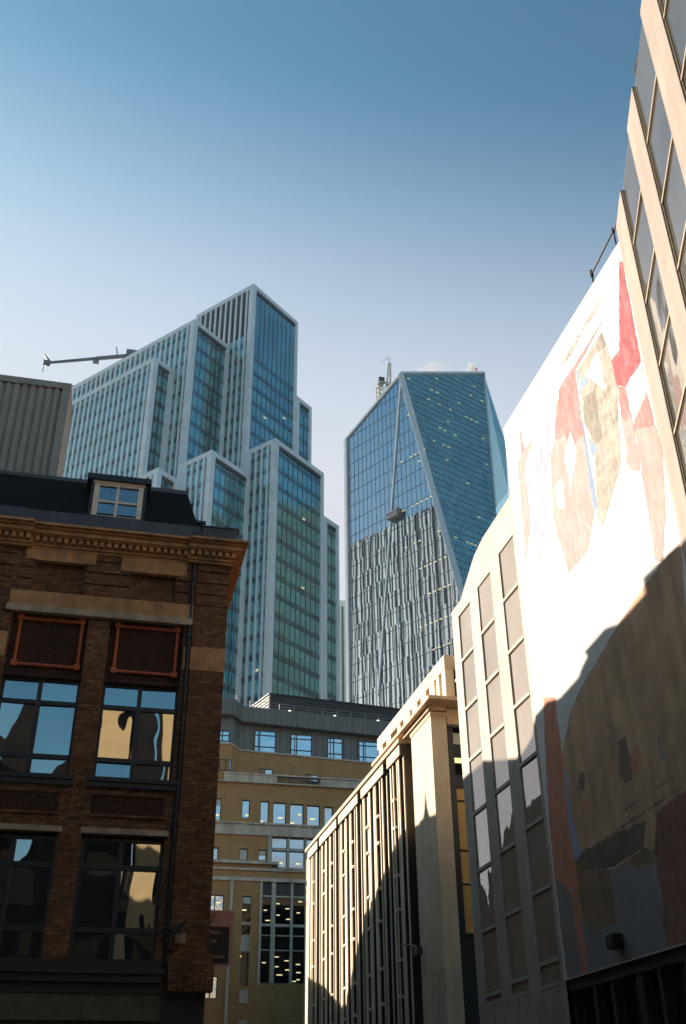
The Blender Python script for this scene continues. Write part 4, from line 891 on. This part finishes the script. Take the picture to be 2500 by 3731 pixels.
# ------------------------------------------------------------------ cream stone building with window grid
fr = dict(o=(FX, 0, 0), u=(0, 1, 0), v=(1, 0, 0))
T = thing('cream_grid_building', (FX + 4, 30, 0), 'cream stone building with a grid of tall beige windows and a sloping roof end', 'building')
colsG = [(26.92, 28.26), (29.13, 30.44), (31.28, 32.58)]
zb, zt = 4.86, 17.9
ops = []
for i, (a, b) in enumerate(colsG): ops.append((a, b, zb, [18.17, 17.97, 17.84][i]))
wl = MB(**fr)
wl.wall(26.62, 33.3, 0, 18.35, ops, .06)
wl.face([(33.3, 0, 0), (33.3, 5, 0), (33.3, 5, 18.2), (33.3, 0, 18.2)])
wl.build('wall', M['gridst'], T, fix=False)
for (a, b, z0, z1) in ops:
    k = 0; zz = z1
    while zz > z0 + .12:
        zl = max(zz - 1.72, z0)
        g_ = MB(**fr); t0 = random.uniform(-.006, .006); t1 = random.uniform(-.006, .006)
        g_.face([(a, .045 + t0, zl), (b, .045 - t0, zl), (b, .045 - t0 + t1, zz), (a, .045 + t0 + t1, zz)])
        wn = g_.build('window', M['gridglass'], T, fix=False)
        s_ = MB(**fr); s_.box(a, b, -.012, .05, zl - .11, zl); s_.build('transom', M['gridst'], wn)
        zz -= 1.835
at = MB(o=(12.03, 0, 0), u=(0, 1, 0), v=(1, 0, 0))
at.prism_v([(26.62, 18.352), (33.28, 18.352), (32.3, 18.40), (31.4, 18.9), (30.55, 19.35), (29.6, 19.55), (26.62, 19.66)], .0, 5.0)
at.build('attic_end', M['gridst'], T)
pr = MB(**fr); pr.face([(33.31, .02, 0), (33.31, 5, 0), (33.31, 5, 18.2), (33.31, .02, 18.2)]); pr.build('end_wall', M['gridst'], T, fix=False)
pr = MB(**fr); pr.box(26.63, 33.3, .15, 5, 0, 18.0); pr.build('core', M['backdk'], T)

# ------------------------------------------------------------------ banner building and its printed banner
T = thing('banner_building', (FX + 5, 22, 0), 'tall building behind the huge printed banner, with dark shopfront below', 'building')
b_ = MB(**fr); b_.box(17.75, 26.6, .06, 10, 4.85, 22.1); b_.build('wall', M['gridst'], T)
b_ = MB(**fr); b_.box(17.75, 26.6, .35, 10, 0, 4.85); b_.build('shop_glass', M['shopdark'], T)
b_ = MB(**fr)
for y in (18.2, 19.4, 20.7, 21.9, 22.75, 24.2, 25.15, 26.4): b_.box(y, y + (.16 if y != 22.75 else .3), .1, .36, 0, 4.6)
b_.box(17.75, 26.6, .05, .36, 4.55, 4.84)
b_.build('shopfront_posts', M['bronze'], T)
ra = MB(**fr); ra.tube((17.3, -.02, 22.95), (19.42, -.02, 22.62), .028, 8); ra.tube((19.42, -.02, 22.66), (19.46, .02, 22.0), .028, 8); ra.tube((17.95, -.02, 22.85), (18.0, .02, 22.0), .024, 8); ra.tube((19.42, -.02, 22.52), (19.42, -.02, 22.74), .05, 8); ra.tube((17.95, -.02, 22.78), (17.95, -.02, 22.92), .05, 8)
tag(ra.build('roof_handrail', M['bronze']), 'short dark handrail on the roof edge above the banner', 'handrail')
CAMP = Vector((0, 0, 1.6))
def on_x(px, py, X):                      # photograph pixel -> (y, z) on the plane x = X
    d_ = fw + cx_ * ((px - 1250) / 3718.05) - cu_ * ((py - 1865.5) / 3718.05)
    t_ = X / d_.x; return (d_.y * t_, 1.6 + d_.z * t_)
bn = MB(o=(11.94, 0, 0), u=(0, 1, 0), v=(1, 0, 0))
mats = ['banner', 'b_salmon', 'b_red', 'b_blue', 'b_lav', 'b_tan', 'b_tan2', 'b_wash', 'b_dark', 'b_orange', 'b_maroon', 'b_grey', 'b_brown', 'b_salmon_flare']
bn.box(17.72, 26.58, 0, .05, 4.80, 22.2, 0)
z1_ = lambda p: (1800 + .4274 * p[0], 850 + .4274 * p[1]); z6_ = lambda p: (1950 + .3633 * p[0], 2450 + .3633 * p[1]); z5_ = lambda p: (1600 + .574 * p[0], 2650 + .574 * p[1]); sc_ = lambda p: p
shapes = [
 (7, sc_, [(2075, 2600), (2120, 2500), (2250, 2280), (2400, 2060), (2560, 1900), (2560, 3000), (2560, 3420), (2075, 3570), (2050, 3400), (2040, 2800)]),
 (9, z5_, [(662, -190), (735, -190), (760, 0), (775, 120), (800, 400), (850, 740), (870, 870), (880, 1100), (950, 1560), (905, 1575), (840, 1080), (735, 960), (690, 500)]),
 (0, z5_, [(605, 0), (655, 0), (675, 230), (700, 640), (690, 650), (655, 330)]),
 (11, z5_, [(735, 965), (780, 990), (845, 1080), (905, 1575), (815, 1608)]),
 (11, z5_, [(900, 920), (1100, 900), (1370, 770), (1450, 1405), (950, 1560), (915, 1230)]),
 (12, z5_, [(870, 880), (1080, 900), (1110, 1130), (1120, 1240), (960, 1300), (915, 1200), (885, 1050)]),
 (10, z5_, [(1380, 540), (1568, 400), (1640, 900), (1640, 1350), (1450, 1400), (1420, 1150), (1370, 780)]),
 (7, z6_, [(300, 700), (1514, 200), (1560, 1090), (1470, 1110), (640, 1690), (450, 1760), (330, 1200)]),
 (8, z6_, [(400, 1900), (470, 1800), (660, 1700), (1110, 1480), (1090, 1740), (800, 1950), (480, 1990)]),
 (12, z6_, [(840, 1950), (1090, 1750), (1190, 1790), (1200, 1900), (1030, 1960), (900, 1920)]),
 (4, z6_, [(290, 980), (320, 1000), (380, 1500), (470, 1800), (400, 1890), (330, 1500)]),
 (12, z6_, [(830, 700), (900, 640), (985, 950), (970, 1080), (900, 1115), (850, 1040)]),
 (9, z6_, [(960, 860), (1010, 760), (1060, 850), (1055, 960), (1010, 1000), (965, 960)]),
 (11, z6_, [(1220, 640), (1250, 620), (1290, 850), (1270, 880)]),
 (12, z6_, [(440, 1020), (500, 1000), (500, 1180), (420, 1180)]),
 (9, z6_, [(490, 1290), (540, 1280), (555, 1400), (510, 1420)]),
 (12, z6_, [(640, 1700), (1460, 1140), (1475, 1155), (650, 1720)]),
 (12, z6_, [(800, 1450), (1330, 1070), (1338, 1082), (806, 1462)]),
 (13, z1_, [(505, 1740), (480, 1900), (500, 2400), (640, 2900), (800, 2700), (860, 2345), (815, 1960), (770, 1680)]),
 (1, z1_, [(932, 735), (640, 1195), (555, 1325), (525, 1640), (500, 1780), (600, 1720), (680, 1800), (775, 1700), (745, 1600), (690, 1180), (925, 760)]),
 (2, z1_, [(1065, 240), (1097, 240), (1252, 1090), (1225, 1180), (1125, 1310), (1050, 1300), (1000, 1090), (1070, 990)]),
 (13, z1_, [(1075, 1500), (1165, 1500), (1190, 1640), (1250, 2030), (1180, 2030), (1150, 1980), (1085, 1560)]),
 (1, z1_, [(1050, 1300), (1125, 1310), (1170, 1560), (1120, 1600), (1082, 1540)]),
 (1, z1_, [(1190, 1640), (1300, 1350), (1380, 1660), (1290, 1760), (1205, 1700)]),
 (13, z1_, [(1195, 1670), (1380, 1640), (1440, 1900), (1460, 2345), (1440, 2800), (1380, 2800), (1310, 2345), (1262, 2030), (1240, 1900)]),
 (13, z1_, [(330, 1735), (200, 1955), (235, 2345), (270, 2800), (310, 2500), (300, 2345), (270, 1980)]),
 (1, z1_, [(213, 1640), (265, 1850), (237, 1890)]),
 (5, z1_, [(918, 840), (1000, 1080), (1050, 1300), (1060, 1600), (1085, 1950), (1000, 2250), (930, 2500), (880, 2400), (860, 1900), (750, 1500), (735, 1250), (715, 1170)]),
 (6, z1_, [(918, 840), (960, 960), (900, 1010), (880, 960)]),
 (6, z1_, [(760, 1400), (860, 1330), (930, 1740), (880, 1800), (770, 1620)]),
 (3, z1_, [(690, 1180), (718, 1160), (745, 1560), (815, 1960), (885, 2345), (845, 2345), (760, 1700), (720, 1300)]),
 (3, z1_, [(735, 1270), (780, 1210), (808, 1265), (765, 1330)]),
 (3, z1_, [(800, 1740), (882, 1835), (835, 1905)]),
 (4, z1_, [(430, 1640), (535, 1420), (520, 1800), (440, 1960), (440, 2345), (390, 2800), (320, 2500), (300, 2345), (265, 1980), (300, 1850)]),
 (0, z1_, [(885, 1000), (960, 1340), (780, 1210)]), (0, z1_, [(650, 1680), (705, 1860), (660, 2170), (598, 1930)]), (0, z1_, [(515, 2150), (580, 2090), (612, 2345), (548, 2345)]),
 (0, z1_, [(1160, 2055), (1260, 2030), (1310, 2345), (1215, 2345)]), (0, z1_, [(1125, 1310), (1250, 1100), (1295, 1320), (1190, 1620)]), (0, z1_, [(1070, 1560), (1140, 1960), (1050, 2230), (1085, 1950)]),
]
rj = random.Random(11)
def rough(pp, amt):                        # brushed, uneven edges of the printed strokes
    out = []
    for i in range(len(pp)):
        (y0, z0), (y1, z1) = pp[i], pp[(i + 1) % len(pp)]; L_ = math.hypot(y1 - y0, z1 - z0); n = max(1, int(L_ / .14))
        for k in range(n):
            t = k / n; e = 0 if k == 0 else rj.gauss(0, amt * .3)
            nx, nz = (-(z1 - z0) / max(L_, 1e-6), (y1 - y0) / max(L_, 1e-6))
            out.append((min(max(y0 + (y1 - y0) * t + nx * e, 17.74), 26.56), min(max(z0 + (z1 - z0) * t + nz * e, 4.82), 22.15)))
    return out
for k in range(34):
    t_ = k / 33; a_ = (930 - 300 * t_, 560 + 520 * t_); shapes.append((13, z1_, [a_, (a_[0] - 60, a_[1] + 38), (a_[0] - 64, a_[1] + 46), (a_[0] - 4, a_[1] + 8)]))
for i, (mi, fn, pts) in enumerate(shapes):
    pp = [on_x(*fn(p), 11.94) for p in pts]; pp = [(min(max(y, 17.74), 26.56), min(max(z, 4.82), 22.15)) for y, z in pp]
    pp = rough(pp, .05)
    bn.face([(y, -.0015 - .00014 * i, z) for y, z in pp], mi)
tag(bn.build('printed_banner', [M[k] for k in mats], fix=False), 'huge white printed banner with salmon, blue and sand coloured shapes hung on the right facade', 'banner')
bx = MB(**fr); bx.box(23.05, 23.45, -.32, -.08, 5.10, 5.40); bx.box(23.2, 23.35, -.1, .0, 5.2, 5.35); bx.box(23.08, 23.42, -.345, -.32, 5.13, 5.37)
tag(bx.build('floodlight', M['black']), 'dark box floodlight fixed low on the printed banner', 'floodlight')

# ------------------------------------------------------------------ near right building with tall piers (turned towards the camera)
dr = Vector((math.sin(R(21.1)), math.cos(R(21.1)), 0)); nv = Vector((dr.y, -dr.x, 0))
P1 = Vector((11.9, 17.68, 0)); fr2 = dict(o=P1, u=-dr, v=nv)      # u runs towards the camera
T = thing('near_pier_building', tuple(P1 + nv * 4), 'tall building of broad pinkish stone piers and grey glass at the right edge', 'building')
piers = [(0.0, 1.30), (3.22, 4.45), (6.32, 7.52), (9.42, 10.62), (12.5, 13.7), (15.4, 16.6)]
m_ = MB(**fr2); m_.box(0, 16.6, .35, 9, 0, 22.4); m_.build('core', M['backdk'], T)
for a, b in piers:
    m_ = MB(**fr2); m_.box(a, b, 0, .4, 0, 22.68); m_.build('pier', M['cornst'], T, bevel=.015)
for i in range(len(piers) - 1):
    a, b = piers[i][1], piers[i + 1][0]; z = 22.62
    while z > 1:
        zl = max(z - 1.95, .2)
        g_ = MB(**fr2); t0 = random.uniform(-.01, .01); g_.face([(a, .07 + t0, zl), (b, .07 - t0, zl), (b, .07 - t0, z), (a, .07 + t0, z)]); wn = g_.build('window', M['cornglass'], T, fix=False)
        s_ = MB(**fr2); s_.box(a, b, .03, .10, zl - .035, zl + .035); s_.box(a, a + .03, .04, .10, zl + .035, z - .035); s_.box(b - .03, b, .04, .10, zl + .035, z - .035); s_.build('frame', M['frametan'], wn)
        z -= 1.95
    s_ = MB(**fr2); s_.box(a, b, .08, .4, 22.62, 22.74); s_.build('top_rail', M['bronze'], T)
lv_ = MB(**fr2)
for k in range(5): lv_.box(4.55 + k * .12, 4.6 + k * .12, .1, .9, 22.74, 23.15 - k * .05)
tag(lv_.build('roof_louvre', M['dplant']), 'tiny dark louvred box on the roof edge of the near pier building', 'louvre')

# ------------------------------------------------------------------ terraces on the left of the street: they throw the stepped shadow
def off(y, z): return (y + 12.9, z + 4.31)
prof1 = [off(y, z) for y, z in ((18.99, 12.39), (20.93, 12.29), (21.62, 12.48), (22.95, 12.37), (22.78, 12.19), (23.2, 12.03), (23.44, 11.87), (24.75, 11.76), (25.53, 11.96), (26.72, 11.85), (27.3, 11.45), (28.4, 11.2), (30.4, 11.75), (31.2, 12.0), (33.1, 12.0), (36.6, 11.62), (37.78, 11.79))]
T = thing('street_terrace', (-2, 42, 0), 'brick terrace behind the brick corner building whose parapet shades the banner', 'building')
m_ = MB(); m_.prism_u([(32.4, 0)] + [(p[0], p[1]) for p in [(32.4, 16.72), *prof1[1:]]] + [(50.68, 0)], -6, 2.3); m_.build('wall', M['rowbrick'], T)
m_ = MB(); [m_.box(2.31, 2.33, 33.5 + k * 2.9, 34.9 + k * 2.9, z, z + 1.9) for k in range(6) for z in (2, 5.5, 9, 12.4)]; m_.build('windows', M['wframe'], T)
sp_ = MB(); ty, tz = off(38.13, 11.9)
sp_.box(1.6, 2.3, ty - .45, ty + .45, tz - 1, tz - .05); sp_.tube((1.95, ty, tz - .05), (1.95, ty, tz + .35), .28, 8, .12); sp_.tube((1.95, ty, tz + .35), (1.95, ty, tz + 1.0), .12, 8, .015)
tag(sp_.build('roof_finial', M['stonepale']), 'pointed stone finial on the parapet of the shaded terrace', 'finial')
prof2 = [off(y, z) for y, z in ((37.8, 11.7), (39.5, 11.86), (41.5, 11.3), (43.5, 10.45), (46.6, 9.6), (48.2, 8.1), (50.3, 6.5), (51.75, 6.3), (54.9, 7.66), (60, 8.74))]
T = thing('gabled_terrace', (-2, 60, 0), 'brick terrace with a falling roof line farther along the shaded side', 'building')
m_ = MB(); m_.prism_u([(50.7, 0)] + prof2 + [(72.9, 0)], -6, 2.3); m_.build('wall', M['rowbrick'], T)
m_ = MB(); [m_.box(2.31, 2.33, 52 + k * 2.9, 53.4 + k * 2.9, z, z + 1.7) for k in range(7) for z in (2, 5.0)]; m_.build('windows', M['wframe'], T)

# ------------------------------------------------------------------ buildings behind the camera (seen in the windows, or added to block sky light)
T = thing('pale_pilaster_building', (8, -30, 0), 'sunlit building with pale stone pilasters, mirrored in the brick building windows', 'building')
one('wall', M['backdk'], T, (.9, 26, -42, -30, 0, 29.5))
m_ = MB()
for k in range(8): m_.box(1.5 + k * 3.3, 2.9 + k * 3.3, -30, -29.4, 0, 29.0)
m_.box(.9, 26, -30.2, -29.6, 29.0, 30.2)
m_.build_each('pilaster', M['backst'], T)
m_ = MB()
for k in range(8):
    for z in range(4, 28, 4): m_.box(2.9 + k * 3.3, 4.8 + k * 3.3, -30, -29.8, z, z + .9); m_.box(3.8 + k * 3.3, 3.9 + k * 3.3, -30, -29.9, z + .9, z + 4)
m_.build('spandrels', M['row2'], T)
T = thing('slope_roofed_building', (-8, -31, 0), 'dark building with a sloping roof line, mirrored in the left window of the brick building', 'building')
m_ = MB(); m_.prism_v([(-24, 0), (-24, 18), (-8.5, 19.5), (-4.2, 27.5), (-1.5, 30.5), (.6, 30.5), (.6, 0)], -42, -30.5); m_.build('wall', M['backdk'], T)
m_ = MB()
for k in range(7):
    for z in range(4, 18, 4): m_.box(-22 + k * 3.1, -20.3 + k * 3.1, -30.5, -30.4, z, z + 2.2); m_.box(-22.2 + k * 3.1, -20.1 + k * 3.1, -30.5, -30.3, z - .25, z)
m_.build('window_frames', M['row2'], T)
T = thing('side_sky_block', (-13, 0, 0), 'unseen dark brick building added left of the camera to block sky light', 'building')  # added out of view to keep sky light off the lower street
one('wall', M['backdk'], T, (-22, -9.5, -26, 13, 0, 21))
m_ = MB(); m_.prism_v([(-22, 21), (-9.5, 21), (-13, 25), (-18, 25)], -26, 12.9); m_.build('roof', M['slate'], T)
m_ = MB(); [m_.box(-9.48, -9.44, -24 + k * 3.2, -22.4 + k * 3.2, z, z + 2) for k in range(11) for z in (3, 7, 11, 14)]; m_.build('windows', M['wframe'], T)

T = thing('end_sky_block', (-26, 18, 0), 'unseen dark building added across the cross street to shut out sky light', 'building')  # added out of view so less sky reaches the street
one('wall', M['backdk'], T, (-34, -18, 13.1, 22.4, 0, 22))
one('cornice', M['stonepale'], T, (-34.2, -17.7, 13.05, 22.45, 22, 22.6))
# dark green glazed tower beyond the right side of the street, mirrored in the lower half of the stepped tower
T = thing('green_glass_tower', (135, 150, 0), 'dark green glazed tower mirrored in the lower floors of the stepped tower', 'tower')
one('wall', M['tealwall'], T, (125, 150, 108, 200, 0, 150))
m_ = MB()
rr = random.Random(9)
for k in range(34):
    for z in range(20, 146, 4):
        if rr.random() < .55: m_.box(124.7, 124.98, 111 + k * 2.6, 112.9 + k * 2.6, z, z + rr.choice((1.2, 2.2, 3.0)))
m_.build('panels', M['dkgreen'], T)
# ------------------------------------------------------------------ steam drifting over the skyscraper roof
def steam(loc, sc, dens):
    mt = bpy.data.materials.new('steam'); mt.use_nodes = True; t = mt.node_tree; t.nodes.clear(); L = t.links.new
    out = N(t, 'ShaderNodeOutputMaterial'); pv = N(t, 'ShaderNodeVolumePrincipled'); L(pv.outputs[0], out.inputs['Volume'])
    pv.inputs['Color'].default_value = (1, .97, .93, 1)
    tc = N(t, 'ShaderNodeTexCoord'); no = N(t, 'ShaderNodeTexNoise', Scale=1.3, Detail=5.0, Roughness=.65); L(tc.outputs['Object'], no.inputs['Vector'])
    ln_ = N(t, 'ShaderNodeVectorMath', operation='LENGTH'); L(tc.outputs['Object'], ln_.inputs[0])
    fa = N(t, 'ShaderNodeMapRange'); fa.inputs['From Min'].default_value = 1.0; fa.inputs['From Max'].default_value = .1; fa.inputs['To Min'].default_value = -.45; fa.inputs['To Max'].default_value = .25; L(ln_.outputs['Value'], fa.inputs[0])
    ad = N(t, 'ShaderNodeMath', operation='ADD'); L(no.outputs[0], ad.inputs[0]); L(fa.outputs[0], ad.inputs[1])
    mr = N(t, 'ShaderNodeMapRange'); mr.inputs['From Min'].default_value = .34; mr.inputs['From Max'].default_value = .62; mr.inputs['To Max'].default_value = dens; L(ad.outputs[0], mr.inputs[0])
    L(mr.outputs[0], pv.inputs['Density'])
    bm = bmesh.new(); bmesh.ops.create_icosphere(bm, subdivisions=3, radius=1.0); me = bpy.data.meshes.new('steam_cloud'); bm.to_mesh(me); bm.free(); me.materials.append(mt)
    o = bpy.data.objects.new('steam_cloud', me); C.objects.link(o); o.location = loc; o.scale = sc
    return o
tag(steam((100.5, 280, 241.5), (9.5, 5, 6.0), .16), 'low wide wisp of white steam above the roof of the blue skyscraper', 'steam', kind='stuff')
tag(steam((115.4, 280, 243.5), (3.2, 3, 7.5), .5), 'small upright puff of white steam above the roof right end', 'steam', kind='stuff')

# ------------------------------------------------------------------ thin air between the camera and the far towers
hb = MB(); hb.box(-260, 320, -260, 420, -1.2, 232)
hm_ = bpy.data.materials.new('thin_haze'); hm_.use_nodes = True; t = hm_.node_tree; t.nodes.clear()
ho_ = N(t, 'ShaderNodeOutputMaterial'); pv_ = N(t, 'ShaderNodeVolumePrincipled'); t.links.new(pv_.outputs[0], ho_.inputs['Volume'])
pv_.inputs['Color'].default_value = (.86, .93, 1.0, 1); pv_.inputs['Density'].default_value = .00012; pv_.inputs['Anisotropy'].default_value = .2
tag(hb.build('haze', hm_), kind='stuff')
